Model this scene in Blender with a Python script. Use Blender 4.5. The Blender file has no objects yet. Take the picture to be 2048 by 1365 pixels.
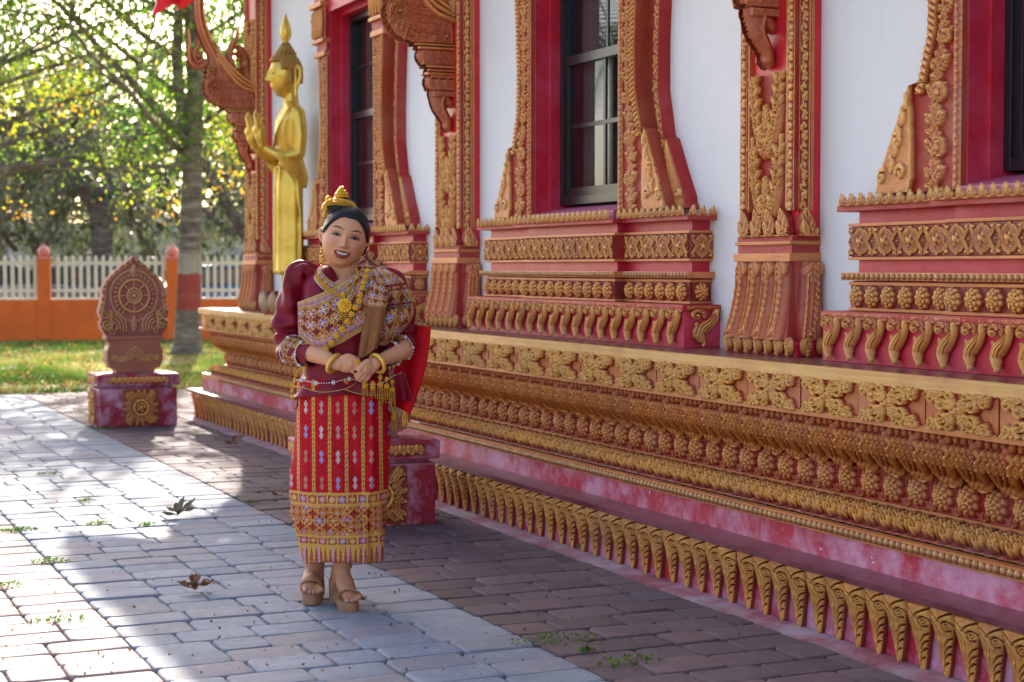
import bpy, bmesh, math, random
import numpy as np
from mathutils import Vector, Matrix, Euler
random.seed(7); rng = np.random.RandomState(7)
R_ = math.radians
SC = bpy.context.scene; COL = SC.collection
# ---------------------------------------------------------------- camera, sky, sun, exposure
TH = math.atan(1499 / 3400.0)                     # camera heading, from +Y (along the wall) towards +X (the wall)
PITCH = math.atan(147.5 / 3400.0)
cam_d = bpy.data.cameras.new("camera"); cam = bpy.data.objects.new("camera", cam_d); COL.objects.link(cam)
cam.location = (0, 0, 1.45); cam.rotation_euler = (math.pi/2 - PITCH, 0, -TH)
cam_d.sensor_width = 36.0; cam_d.lens = 3400 / 2048 * 36; cam_d.clip_end = 600; cam_d.clip_start = 0.1
cam_d.dof.use_dof = True; cam_d.dof.focus_distance = 7.3; cam_d.dof.aperture_fstop = 3.6
SC.camera = cam
SUN_AZ, SUN_EL = R_(15.4), R_(26.0)               # azimuth from +Y towards +X
world = bpy.data.worlds.new("World"); SC.world = world; world.use_nodes = True
wn = world.node_tree; sky = wn.nodes.new("ShaderNodeTexSky"); sky.sky_type = 'NISHITA'
sky.sun_disc = False; sky.sun_elevation = SUN_EL; sky.sun_rotation = SUN_AZ; sky.dust_density = 3.2; sky.air_density = .85; sky.ozone_density = .3
wn.links.new(sky.outputs[0], wn.nodes["Background"].inputs[0]); wn.nodes["Background"].inputs[1].default_value = 0.15
sun_d = bpy.data.lights.new("sun", 'SUN'); sun_d.energy = 5.0; sun_d.angle = R_(0.55); sun_d.color = (1.0, 0.93, 0.82)
sun = bpy.data.objects.new("sun", sun_d); COL.objects.link(sun)
sdir = Vector((math.sin(SUN_AZ)*math.cos(SUN_EL), math.cos(SUN_AZ)*math.cos(SUN_EL), math.sin(SUN_EL)))
sun.rotation_euler = sdir.to_track_quat('Z', 'Y').to_euler(); sun.location = (10, 40, 30)
SC.view_settings.view_transform = 'Standard'; SC.view_settings.look = 'None'
SC.view_settings.exposure = 1.78; SC.view_settings.gamma = 1.0; SC.view_settings.use_curve_mapping = False
SC.render.engine = 'CYCLES'; SC.cycles.max_bounces = 8; SC.cycles.use_denoising = True
SC.cycles.transparent_max_bounces = 8; SC.cycles.caustics_reflective = False; SC.cycles.caustics_refractive = False
# ---------------------------------------------------------------- object helpers
def tag(o, label=None, cat=None, group=None, kind=None):
    if label: o['label'] = label
    if cat: o['category'] = cat
    if group: o['group'] = group
    if kind: o['kind'] = kind
    return o
def empty(name, loc=(0, 0, 0), rz=0.0, parent=None):
    o = bpy.data.objects.new(name, None); COL.objects.link(o); o.location = loc; o.rotation_euler = (0, 0, rz)
    o.empty_display_size = .2
    if parent: o.parent = parent
    return o
def link(name, me, parent=None, loc=(0, 0, 0), rot=None, scl=None, label=None):
    o = bpy.data.objects.new(name, me); COL.objects.link(o); o.location = loc
    if rot is not None: o.rotation_euler = rot
    if scl is not None: o.scale = scl
    if parent is not None: o.parent = parent
    if label: o['label'] = label
    return o
def kids(o): return [c for c in COL.objects if c.parent is o]
def copy_tree(o, parent=None, index=None):
    if index is None:
        index = {}
        for c in COL.objects:
            if c.parent: index.setdefault(c.parent.name, []).append(c)
    c = o.copy(); COL.objects.link(c); c.parent = parent
    for ch in index.get(o.name, []): copy_tree(ch, c, index)
    return c
def mesh(name, V, F, mats, smooth=False, col=None, rel=None, fm=None, auto=None):
    me = bpy.data.meshes.new(name)
    V = np.asarray(V, dtype=np.float32)
    if isinstance(F, np.ndarray) and F.ndim == 2:
        k = F.shape[1]; nf = len(F)
        me.vertices.add(len(V)); me.vertices.foreach_set('co', V.ravel())
        me.loops.add(nf*k); me.loops.foreach_set('vertex_index', F.astype(np.int32).ravel())
        me.polygons.add(nf); me.polygons.foreach_set('loop_start', np.arange(0, nf*k, k, dtype=np.int32))
        me.polygons.foreach_set('loop_total', np.full(nf, k, dtype=np.int32))
        me.update(calc_edges=True)
    else:
        me.from_pydata([tuple(v) for v in V.tolist()], [], [tuple(int(i) for i in f) for f in F]); me.update()
    if not isinstance(mats, (list, tuple)): mats = [mats]
    for m in mats: me.materials.append(m)
    if fm is not None: me.polygons.foreach_set('material_index', np.asarray(fm, dtype=np.int32))
    me.polygons.foreach_set('use_smooth', np.full(len(me.polygons), bool(smooth)))
    if rel is not None:
        a = me.attributes.new('rel', 'FLOAT', 'POINT'); a.data.foreach_set('value', np.asarray(rel, dtype=np.float32).ravel())
    if col is not None:
        c = np.ones((len(V), 4), dtype=np.float32); c[:, :3] = col
        a = me.attributes.new('Col', 'FLOAT_COLOR', 'POINT'); a.data.foreach_set('color', c.ravel())
    if auto: me.set_sharp_from_angle(angle=R_(auto))
    return me
class MB:
    """collects simple solids into one mesh"""
    def __init__(s): s.V = []; s.F = []; s.M = []
    def add(s, V, F, m=0):
        b = len(s.V); s.V += [tuple(v) for v in V]; s.F += [tuple(i+b for i in f) for f in F]; s.M += [m]*len(F); return s
    def box(s, x0, x1, y0, y1, z0, z1, m=0):
        return s.add([(x0,y0,z0),(x1,y0,z0),(x1,y1,z0),(x0,y1,z0),(x0,y0,z1),(x1,y0,z1),(x1,y1,z1),(x0,y1,z1)],
                     [(0,3,2,1),(4,5,6,7),(0,1,5,4),(1,2,6,5),(2,3,7,6),(3,0,4,7)], m)
    def tube(s, P, rad, n=8, m=0, cap=True, flat=1.0):
        V, F = tube_vf(P, rad, n, cap, flat); return s.add(V, F, m)
    def lathe(s, prof, n=16, c=(0,0,0), m=0, sx=1, sy=1):
        V = []; F = []
        for (r, z) in prof:
            for k in range(n):
                a = 2*math.pi*k/n; V.append((c[0]+r*math.cos(a)*sx, c[1]+r*math.sin(a)*sy, c[2]+z))
        for i in range(len(prof)-1):
            for k in range(n):
                k2 = (k+1) % n; F.append((i*n+k, i*n+k2, (i+1)*n+k2, (i+1)*n+k))
        F.append(tuple(range(n-1, -1, -1))); F.append(tuple((len(prof)-1)*n+k for k in range(n)))
        return s.add(V, F, m)
    def sphere(s, c, r, n=8, k=6, m=0):
        rr = r if isinstance(r, (tuple, list)) else (r, r, r)
        V = [(c[0], c[1], c[2]-rr[2])]
        for i in range(1, k):
            t = math.pi*i/k
            for j in range(n):
                a = 2*math.pi*j/n
                V.append((c[0]+rr[0]*math.sin(t)*math.cos(a), c[1]+rr[1]*math.sin(t)*math.sin(a), c[2]-rr[2]*math.cos(t)))
        V.append((c[0], c[1], c[2]+rr[2])); F = []
        for j in range(n): F.append((0, 1+(j+1) % n, 1+j))
        for i in range(k-2):
            for j in range(n):
                a = 1+i*n+j; b = 1+i*n+(j+1) % n; F.append((a, b, b+n, a+n))
        t = len(V)-1
        for j in range(n): F.append((t, 1+(k-2)*n+j, 1+(k-2)*n+(j+1) % n))
        return s.add(V, F, m)
    def prism(s, poly, y0, y1, m=0):
        """polygon in (x,z) extruded along y"""
        n = len(poly); V = [(p[0], y0, p[1]) for p in poly]+[(p[0], y1, p[1]) for p in poly]
        F = [tuple(range(n)), tuple(range(2*n-1, n-1, -1))]+[(i, i+n, (i+1) % n+n, (i+1) % n) for i in range(n)]
        return s.add(V, F, m)
    def me(s, name, mats, smooth=False, auto=None, col=None, bevel=0):
        me = mesh(name, s.V, s.F, mats, smooth, fm=s.M, auto=auto, col=col)
        if bevel:
            bm = bmesh.new(); bm.from_mesh(me)
            bmesh.ops.bevel(bm, geom=bm.edges[:], offset=bevel, segments=2, affect='EDGES', profile=.6)
            bm.to_mesh(me); bm.free()
        return me
    def obj(s, name, mats, parent=None, loc=(0,0,0), rot=None, smooth=False, auto=None, bevel=0, label=None):
        return link(name, s.me(name, mats, smooth, auto, bevel=bevel), parent, loc, rot, label=label)
def tube_vf(P, rad, n=8, cap=True, flat=1.0, up=None):
    P = np.asarray(P, float); m = len(P)
    rad = np.full(m, rad) if np.isscalar(rad) else np.asarray(rad, float)
    T = np.gradient(P, axis=0); T /= np.linalg.norm(T, axis=1)[:, None]+1e-9
    ref = np.array(up if up is not None else ((0, 0, 1) if abs(T[0][2]) < .9 else (1, 0, 0)), float)
    V = []; N = None
    for i in range(m):
        if N is None: N = np.cross(T[i], ref)
        else: N = N - T[i]*np.dot(N, T[i])
        N /= np.linalg.norm(N)+1e-9; B = np.cross(T[i], N)
        for k in range(n):
            a = 2*math.pi*k/n; V.append(P[i]+rad[i]*(N*math.cos(a)+B*math.sin(a)*flat))
    F = []
    for i in range(m-1):
        for k in range(n):
            k2 = (k+1) % n; F.append((i*n+k, i*n+k2, (i+1)*n+k2, (i+1)*n+k))
    if cap: F.append(tuple(range(n-1, -1, -1))); F.append(tuple((m-1)*n+k for k in range(n)))
    return [tuple(v) for v in V], F
def catmull(P, n=8, closed=False):
    P = np.asarray(P, float); out = []; m = len(P)
    rng_ = range(m if closed else m-1)
    for i in rng_:
        if closed: a, b, c, d = P[i-1], P[i], P[(i+1) % m], P[(i+2) % m]
        else: a, b, c, d = P[max(i-1, 0)], P[i], P[i+1], P[min(i+2, m-1)]
        for k in range(n):
            t = k/n
            out.append(.5*((2*b)+(-a+c)*t+(2*a-5*b+4*c-d)*t*t+(-a+3*b-3*c+d)*t**3))
    if not closed: out.append(P[-1])
    return np.array(out)
def lerp(a, b, t): return a+(b-a)*t
def interp(t, K):
    """keyed interpolation, K = [(t, v), ...]; v scalar or tuple"""
    ts = [k[0] for k in K]; vs = np.array([k[1] for k in K], float)
    if vs.ndim == 1: return np.interp(t, ts, vs)
    return np.array([np.interp(t, ts, vs[:, i]) for i in range(vs.shape[1])])
def vnoise(X, Y, s=1.0, seed=0):
    """smooth value noise on arrays"""
    X = np.asarray(X, float)*s; Y = np.asarray(Y, float)*s
    xi = np.floor(X).astype(np.int64); yi = np.floor(Y).astype(np.int64); fx = X-xi; fy = Y-yi
    fx = fx*fx*(3-2*fx); fy = fy*fy*(3-2*fy)
    def h(a, b):
        n = (a*374761393+b*668265263+seed*1442695041) & 0x7fffffff
        n = (n ^ (n >> 13))*1274126177 & 0x7fffffff
        return ((n ^ (n >> 16)) & 0xffff)/65535.0
    return (h(xi, yi)*(1-fx)+h(xi+1, yi)*fx)*(1-fy)+(h(xi, yi+1)*(1-fx)+h(xi+1, yi+1)*fx)*fy
# ---------------------------------------------------------------- materials
def nt(name):
    m = bpy.data.materials.new(name); m.use_nodes = True; t = m.node_tree; b = t.nodes['Principled BSDF']; return m, t, b
def noise(t, scale, detail=3, rough=.55, coord=None, vec='Object', stretch=None):
    tc = t.nodes.new('ShaderNodeTexCoord'); n = t.nodes.new('ShaderNodeTexNoise')
    n.inputs['Scale'].default_value = scale; n.inputs['Detail'].default_value = detail; n.inputs['Roughness'].default_value = rough
    src = tc.outputs[vec]
    if vec == 'World':
        pass
    if stretch:
        mp = t.nodes.new('ShaderNodeMapping'); mp.inputs['Scale'].default_value = stretch; t.links.new(src, mp.inputs[0]); src = mp.outputs[0]
    t.links.new(src, n.inputs['Vector']); return n.outputs['Fac']
def wnoise(t, scale, detail=3, rough=.55, stretch=None):
    g = t.nodes.new('ShaderNodeNewGeometry'); n = t.nodes.new('ShaderNodeTexNoise')
    n.inputs['Scale'].default_value = scale; n.inputs['Detail'].default_value = detail; n.inputs['Roughness'].default_value = rough
    src = g.outputs['Position']
    if stretch:
        mp = t.nodes.new('ShaderNodeMapping'); mp.inputs['Scale'].default_value = stretch; t.links.new(src, mp.inputs[0]); src = mp.outputs[0]
    t.links.new(src, n.inputs['Vector']); return n.outputs['Fac']
def ramp(t, fac, stops, mode='LINEAR'):
    r = t.nodes.new('ShaderNodeValToRGB'); e = r.color_ramp.elements; r.color_ramp.interpolation = mode
    while len(e) < len(stops): e.new(.5)
    for i, (p, c) in enumerate(stops):
        e[i].position = p; e[i].color = (c[0], c[1], c[2], 1) if not np.isscalar(c) else (c, c, c, 1)
    t.links.new(fac, r.inputs[0]); return r.outputs[0]
def mix(t, fac, a, b, mode='MIX'):
    n = t.nodes.new('ShaderNodeMix'); n.data_type = 'RGBA'; n.blend_type = mode
    for s, v in ((0, fac), (6, a), (7, b)):
        if isinstance(v, bpy.types.NodeSocket): t.links.new(v, n.inputs[s])
        elif np.isscalar(v): n.inputs[s].default_value = v
        else: n.inputs[s].default_value = (v[0], v[1], v[2], 1)
    return n.outputs[2]
def math_(t, op, a, b=0.0):
    n = t.nodes.new('ShaderNodeMath'); n.operation = op
    for s, v in ((0, a), (1, b)):
        if isinstance(v, bpy.types.NodeSocket): t.links.new(v, n.inputs[s])
        else: n.inputs[s].default_value = v
    return n.outputs[0]
def bump(t, b, h, strength=.3, dist=.01):
    n = t.nodes.new('ShaderNodeBump'); n.inputs['Strength'].default_value = strength; n.inputs['Distance'].default_value = dist
    t.links.new(h, n.inputs['Height']); t.links.new(n.outputs[0], b.inputs['Normal'])
def setb(b, **k):
    for n, v in k.items():
        n = {'rough': 'Roughness', 'metal': 'Metallic', 'spec': 'Specular IOR Level', 'coat': 'Coat Weight', 'sss': 'Subsurface Weight', 'trans': 'Transmission Weight', 'sheen': 'Sheen Weight'}[n]
        b.inputs[n].default_value = v
def basecol(t, b, c):
    if isinstance(c, bpy.types.NodeSocket): t.links.new(c, b.inputs['Base Color'])
    else: b.inputs['Base Color'].default_value = (c[0], c[1], c[2], 1)
def attr(t, name, out='Fac'):
    a = t.nodes.new('ShaderNodeAttribute'); a.attribute_name = name; return a.outputs[out]
def simple(name, c, rough=.6, metal=0, var=.25, scale=8, bmp=0, bscale=60, world_=True, spec=None, dist=.005):
    m, t, b = nt(name)
    f = wnoise(t, scale) if world_ else noise(t, scale)
    basecol(t, b, ramp(t, f, [(.25, tuple(x*(1-var) for x in c)), (.75, tuple(min(1, x*(1+var)) for x in c))]))
    setb(b, rough=rough, metal=metal)
    if spec is not None: setb(b, spec=spec)
    if bmp: bump(t, b, wnoise(t, bscale, 4) if world_ else noise(t, bscale, 4), bmp, dist)
    return m
def gold_carved(name, c_low, c_mid, c_hi, c_top, metal=.3, rough=.48, wear=.3):
    """paint on carved plaster: bronze gold on the raised work, red left in the hollows, darkened there as painted-in shade"""
    m, t, b = nt(name)
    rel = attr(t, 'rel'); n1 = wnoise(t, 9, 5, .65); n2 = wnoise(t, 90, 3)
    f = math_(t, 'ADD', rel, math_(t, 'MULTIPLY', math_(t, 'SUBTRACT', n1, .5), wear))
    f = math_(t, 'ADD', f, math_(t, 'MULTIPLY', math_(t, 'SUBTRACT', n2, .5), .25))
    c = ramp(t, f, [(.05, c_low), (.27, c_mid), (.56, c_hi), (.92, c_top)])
    dust = ramp(t, wnoise(t, 3.3, 4, .6), [(.45, 0.0), (.75, .30)])
    c = mix(t, dust, c, (.50, .28, .19))
    basecol(t, b, c); setb(b, rough=rough, metal=metal)
    g_ = ramp(t, wnoise(t, 1.7, 5, .65), [(.52, 0.), (.82, .32)]); c = mix(t, g_, c, (.085, .045, .028))
    basecol(t, b, c); bump(t, b, math_(t, 'ADD', wnoise(t, 210, 3), math_(t, 'MULTIPLY', wnoise(t, 70, 4, .7), 1.6)), .55, .0035)
    return m
M = {}
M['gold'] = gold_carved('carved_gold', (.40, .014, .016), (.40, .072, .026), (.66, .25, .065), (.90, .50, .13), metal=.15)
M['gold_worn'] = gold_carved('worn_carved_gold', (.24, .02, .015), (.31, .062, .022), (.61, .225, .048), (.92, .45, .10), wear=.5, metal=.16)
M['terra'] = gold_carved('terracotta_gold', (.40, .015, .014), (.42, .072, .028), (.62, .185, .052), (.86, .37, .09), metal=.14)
def fillet_mat(name, a, b_, stretch):
    m, t, b = nt(name)
    c = ramp(t, wnoise(t, 14, 5, .7, stretch), [(.3, a), (.7, b_)])
    c = mix(t, ramp(t, wnoise(t, 5, 4), [(.5, 0.), (.78, .5)]), c, (.36, .08, .06))
    basecol(t, b, c); setb(b, rough=.45, metal=.22); bump(t, b, wnoise(t, 30, 5, .6, stretch), .35, .004); return m
M['fillet'] = fillet_mat('gold_fillet_paint', (.52, .15, .05), (.68, .28, .088), (1, .15, 4))
M['slab_gold'] = fillet_mat('slab_edge_gold', (.56, .29, .09), (.74, .46, .16), (1, .1, 5))
def red_mat(name, red, pink, lo, hi, rough=.42, chips=False, bmp=.12):
    m, t, b = nt(name)
    f = wnoise(t, 3.4, 7, .72)
    c = ramp(t, f, [(lo, red), (hi, pink)])
    c = mix(t, ramp(t, wnoise(t, 11, 5, .7), [(.35, .0), (.8, .45)]), c, tuple(x*.55 for x in red))
    if chips:
        c = mix(t, ramp(t, wnoise(t, 7.5, 6, .72), [(.66, 0.), (.68, 1.)]), c, (.68, .64, .66))
    basecol(t, b, c); setb(b, rough=rough); bump(t, b, wnoise(t, 45, 4, .6, (1, .3, 1)), bmp, .006); return m
M['red'] = red_mat('gloss_red_paint', (.66, .010, .022), (.70, .03, .05), .35, .7, .35)
M['red_mid'] = red_mat('window_red_paint', (.60, .012, .035), (.68, .085, .15), .42, .78, .4)
M['pink'] = red_mat('faded_pink_paint', (.52, .015, .045), (.70, .30, .42), .42, .60, .5, True, .3)
M['kerb'] = red_mat('kerb_paint', (.30, .07, .09), (.40, .30, .33), .38, .6, .8)
M['step'] = red_mat('step_top_paint', (.12, .012, .02), (.26, .075, .10), .35, .7, .33)
M['ledge_top'] = red_mat('ledge_top_paint', (.15, .045, .04), (.22, .09, .085), .35, .7, .28)
M['carmine'] = red_mat('weathered_carmine', (.34, .010, .03), (.60, .30, .38), .46, .60, .55, False, .3)
def wall_mat():
    m, t, b = nt('white_stucco')
    c = ramp(t, wnoise(t, .9, 6, .6), [(.3, (.81, .785, .755)), (.7, (.88, .855, .82))])
    c = mix(t, ramp(t, wnoise(t, 2.2, 6, .7, (1, 1.6, .25)), [(.56, 0.), (.80, .30)]), c, (.55, .50, .47)); c = mix(t, ramp(t, wnoise(t, 42, 2), [(.78, 0.), (.80, .5)]), c, (.35, .28, .25))
    basecol(t, b, c); setb(b, rough=.7); bump(t, b, wnoise(t, 26, 6, .65), .35, .006); return m
M['wall'] = wall_mat()
M['black'] = simple('black_window_frame', (.012, .013, .016), .28, var=.2)
M['orange'] = simple('orange_wall_paint', (.68, .125, .010), .7, var=.12, scale=3, bmp=.2, bscale=20)
M['picket'] = simple('cream_picket_paint', (.72, .62, .50), .5, var=.05)
M['salmon'] = simple('salmon_finial_paint', (.72, .22, .18), .5, var=.1)
M['bead'] = simple('gold_bead_paint', (.46, .22, .08), .4, .3, var=.3, scale=14)
# ---------------------------------------------------------------- carved relief kit (height fields turned into solid carved tiles)
def blur(A, r):
    for ax in (0, 1):
        P = np.pad(A, [(r+1, r) if k == ax else (0, 0) for k in (0, 1)], mode='edge'); c = np.cumsum(P, axis=ax)
        n = 2*r+1; A = (np.take(c, range(n, c.shape[ax]), axis=ax)-np.take(c, range(0, c.shape[ax]-n), axis=ax))/n
    return A
class Rel:
    def __init__(s, w, h, nx, ny, cx=0., cy=0.):
        s.w, s.h, s.nx, s.ny = w, h, nx, ny
        s.X, s.Y = np.meshgrid(np.linspace(cx-w/2, cx+w/2, nx+1), np.linspace(cy-h/2, cy+h/2, ny+1))
        s.H = np.zeros_like(s.X); s.mask = np.ones_like(s.X, bool)
    def up(s, A): s.H = np.maximum(s.H, A); return s
    def seg_d(s, P, W):
        best = np.full(s.X.shape, -1.0)
        for i in range(len(P)-1):
            ax, ay = P[i]; bx, by = P[i+1]; dx, dy = bx-ax, by-ay; L = dx*dx+dy*dy+1e-12
            t = np.clip(((s.X-ax)*dx+(s.Y-ay)*dy)/L, 0, 1)
            d = np.hypot(s.X-ax-t*dx, s.Y-ay-t*dy); w = W[i]+(W[i+1]-W[i])*t
            best = np.maximum(best, 1-(d/np.maximum(w, 1e-6))**2)
        return best
    def stroke(s, P, w0, w1, h, groove=0.):
        W = np.linspace(w0, w1, len(P)); q = s.seg_d(P, W)
        A = h*np.sqrt(np.clip(q, 0, 1))
        if groove: A = A - groove*h*np.clip((q-.75)/.25, 0, 1)
        return s.up(np.where(q > 0, A, 0))
    def spiral(s, cx, cy, r, a0, turns, w, h, d=1, groove=.35):
        t = np.linspace(0, 1, int(14*turns)+4); rr = r*(1-t)**.8; a = a0+d*2*math.pi*turns*t
        P = np.stack([cx+rr*np.cos(a), cy+rr*np.sin(a)], 1)
        s.stroke(P, w, w*.55, h, groove); s.dome(cx, cy, w*.9, w*.9, h*1.15); return s
    def dome(s, cx, cy, rx, ry, h, rot=0.):
        c, n = math.cos(rot), math.sin(rot); u = ((s.X-cx)*c+(s.Y-cy)*n)/rx; v = (-(s.X-cx)*n+(s.Y-cy)*c)/ry
        return s.up(h*np.sqrt(np.clip(1-u*u-v*v, 0, 1)))
    def leaf(s, cx, cy, L, W, ang, h, veins=5, curl=0.):
        c, n = math.cos(ang), math.sin(ang); u = ((s.X-cx)*c+(s.Y-cy)*n)/L; v = (-(s.X-cx)*n+(s.Y-cy)*c)
        v = v - curl*L*u*u
        uu = np.clip(u, 0, 1); wid = W*np.sin(math.pi*uu**.8)**.8+1e-6
        q = np.abs(v)/wid; ins = (u > 0) & (u < 1) & (q < 1)
        A = h*np.sqrt(np.clip(1-q*q, 0, 1))*(1-.25*np.exp(-(q/.14)**2))
        if veins: A *= 1-.22*(.5+.5*np.cos(2*math.pi*veins*(uu-.45*q)))
        return s.up(np.where(ins, A, 0))
    def flower(s, cx, cy, r, n, h, rings=2, inner=.28):
        dx, dy = s.X-cx, s.Y-cy; p = np.hypot(dx, dy); a = np.arctan2(dy, dx)
        for k in range(rings):
            rk = r*(1-k*(1-inner)/max(rings, 1)); ph = math.pi/n*k
            lob = np.abs(np.cos((a*n/2)+ph)); edge = rk*(.80+.20*lob)
            q = p/edge; base = h*(.45+.55*k/max(rings, 1))
            s.up(np.where(q < 1, base*(.55+.45*lob)*(1-.25*q**4)*np.clip((1-q)*6, 0, 1)**.5, 0))
        s.dome(cx, cy, r*inner, r*inner, h*1.25); return s
    def rect(s, x0, x1, y0, y1, h, soft=.003):
        A = np.minimum(np.minimum(s.X-x0, x1-s.X), np.minimum(s.Y-y0, y1-s.Y))/soft
        return s.up(h*np.clip(A, 0, 1))
    def fine(s, amp=.0012, sc=120, seed=1):
        s.H = s.H+amp*(vnoise(s.X, s.Y, sc, seed)-.5)*(s.H > 1e-5); return s
    def mesh(s, name, mat, mapf=None, thick=0.0, hmax=None, rel=None, smooth=True, mask=None, bg=.16, side=None, amp=1.):
        mapf = mapf or (lambda x, y, h: np.stack([x, -h, y], -1))
        mk = s.mask if mask is None else mask
        cell = mk[:-1, :-1] & mk[1:, :-1] & mk[:-1, 1:] & mk[1:, 1:]
        ny, nx = s.X.shape; idx = np.arange(ny*nx).reshape(ny, nx)
        F = np.stack([idx[:-1, :-1], idx[:-1, 1:], idx[1:, 1:], idx[1:, :-1]], -1)[cell]
        V = mapf(s.X, s.Y, s.H*amp).reshape(-1, 3)
        hm = hmax or (s.H.max()+1e-9); RL = s.H/hm if rel is None else np.array(rel, float)
        # paint rubbed on the crests, left red in the hollows; also paints in hollow shade
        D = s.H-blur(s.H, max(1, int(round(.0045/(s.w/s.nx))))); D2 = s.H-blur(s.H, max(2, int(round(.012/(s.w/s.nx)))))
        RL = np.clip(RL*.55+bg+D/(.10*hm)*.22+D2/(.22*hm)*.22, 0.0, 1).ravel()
        if thick:
            # side walls along the border of the kept cells
            B = mapf(s.X, s.Y, np.full_like(s.H, -thick)).reshape(-1, 3); n0 = len(V)
            sd = np.full(n0, .12 if side is None else side); V = np.concatenate([V, V, B]); RL = np.concatenate([RL, sd, sd]); tp = idx+n0; bt = idx+2*n0
            cp = np.zeros((ny+1, nx+1), bool); cp[1:-1, 1:-1] = cell
            S = []
            b = cell & ~cp[:-2, 1:-1]; j, i = np.nonzero(b); S.append(np.stack([tp[j, i+1], tp[j, i], bt[j, i], bt[j, i+1]], -1))
            b = cell & ~cp[2:, 1:-1]; j, i = np.nonzero(b); S.append(np.stack([tp[j+1, i], tp[j+1, i+1], bt[j+1, i+1], bt[j+1, i]], -1))
            b = cell & ~cp[1:-1, :-2]; j, i = np.nonzero(b); S.append(np.stack([tp[j, i], tp[j+1, i], bt[j+1, i], bt[j, i]], -1))
            b = cell & ~cp[1:-1, 2:]; j, i = np.nonzero(b); S.append(np.stack([tp[j+1, i+1], tp[j, i+1], bt[j, i+1], bt[j+1, i+1]], -1))
            F = np.concatenate([F]+S)
        used = np.zeros(len(V), bool); used[F.ravel()] = True; re = np.cumsum(used)-1
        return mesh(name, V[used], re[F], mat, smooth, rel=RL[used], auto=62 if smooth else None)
def bezier(p0, p1, p2, p3, n=14):
    t = np.linspace(0, 1, n)[:, None]; p0, p1, p2, p3 = map(np.array, (p0, p1, p2, p3))
    return (1-t)**3*p0+3*(1-t)**2*t*p1+3*(1-t)*t*t*p2+t**3*p3
def profile_map(P, along=0):
    """map relief coords: x along, y = arclength down the profile (0..1 of total), h along the outward normal.
    P: list of (out, up) with out measured towards the viewer"""
    P = catmull(np.array(P, float), 10); D = np.hypot(*np.gradient(P, axis=0).T)
    seg = np.hypot(*(np.diff(P, axis=0).T)); S = np.concatenate([[0], np.cumsum(seg)]); L = S[-1]
    T = np.gradient(P, axis=0); T /= np.linalg.norm(T, axis=1)[:, None]; N = np.stack([T[:, 1], -T[:, 0]], 1)
    if N[:, 0].mean() < 0: N = -N
    def f(x, y, h):
        t = np.clip(y, 0, L)
        o = np.interp(t, S, P[:, 0]); u = np.interp(t, S, P[:, 1]); no = np.interp(t, S, N[:, 0]); nu = np.interp(t, S, N[:, 1])
        return np.stack([x, -(o+h*no), u+h*nu], -1)
    return f, L
# ---- tiles
def tile_frieze():
    w, h = .405, .143; r = Rel(w-.004, h, 150, 56)
    for sx in (1, -1):
        for sy in (1, -1):
            r.stroke(bezier((0, 0), (.05*sx, .004*sy), (.07*sx, .05*sy), (.165*sx, .056*sy)), .016, .008, .022, .3)
            r.spiral(.082*sx, .030*sy, .030, math.pi/2*sy, 1.4, .0085, .028, -sx*sy)
            r.spiral(.150*sx, .046*sy, .023, math.pi/2*sy+.5*sx, 1.3, .0075, .026, sx*sy)
            r.spiral(.045*sx, .052*sy, .018, 0 if sx > 0 else math.pi, 1.2, .006, .024, sx*sy)
            for a, L in ((.25, .055), (.6, .06), (1.0, .055), (1.5, .04)):
                r.leaf(.02*sx, .010*sy, L, .012, math.atan2(math.sin(a)*sy, math.cos(a)*sx), .028, 4)
            for q in range(4): r.leaf((.085+.024*q)*sx, (.056+.001*q)*sy, .024, .008, math.atan2((1.-.25*q)*sy, sx), .026, 3, .2*sx*sy)
            for q in range(2): r.leaf((.100+.02*q)*sx, (.036+.008*q)*sy, .024, .007, math.atan2(-.8*sy, sx), .022, 3)
            r.dome(.125*sx, .064*sy, .011, .007, .020); r.dome(.062*sx, .012*sy, .010, .008, .022)
    r.flower(0, 0, .033, 8, .032, 2)
    m = np.abs(r.Y) > h/2-.006; r.up(np.where(m, .006, 0)); r.fine(.002)
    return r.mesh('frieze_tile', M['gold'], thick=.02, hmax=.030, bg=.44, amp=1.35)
def tile_rosette():
    w = .153; r = Rel(w-.002, .140, 76, 70)
    for sx in (1, -1):
        for sy in (1, -1): r.leaf(.074*sx, .068*sy, .045, .012, math.atan2(-sy, -sx), .014, 3); r.dome(.068*sx, .045*sy, .008, .016, .012)
    p = np.hypot(r.X, r.Y); a = np.arctan2(r.Y, r.X)
    for k, (ro, n, hh, ph) in enumerate(((.066, 9, .022, 0), (.050, 8, .030, .35), (.034, 6, .037, .1), (.018, 5, .043, .6))):
        sw = a+p*6.; lob = np.abs(np.cos((sw+ph)*n/2)); e = ro*(.86+.14*lob); q = p/e
        r.up(np.where(q < 1, hh*(.62+.38*lob**.6)*np.clip((1-q)*7, 0, 1)**.5-(.010*np.clip(1-(1-q)*5, 0, 1)), 0))
    r.dome(0, 0, .008, .008, .050); r.H += .008*np.sqrt(np.clip(1-(p/.066)**2, 0, 1)); r.fine(.002)
    return r.mesh('rosette_tile', M['gold'], thick=.01, hmax=.048, bg=.06)
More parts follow.
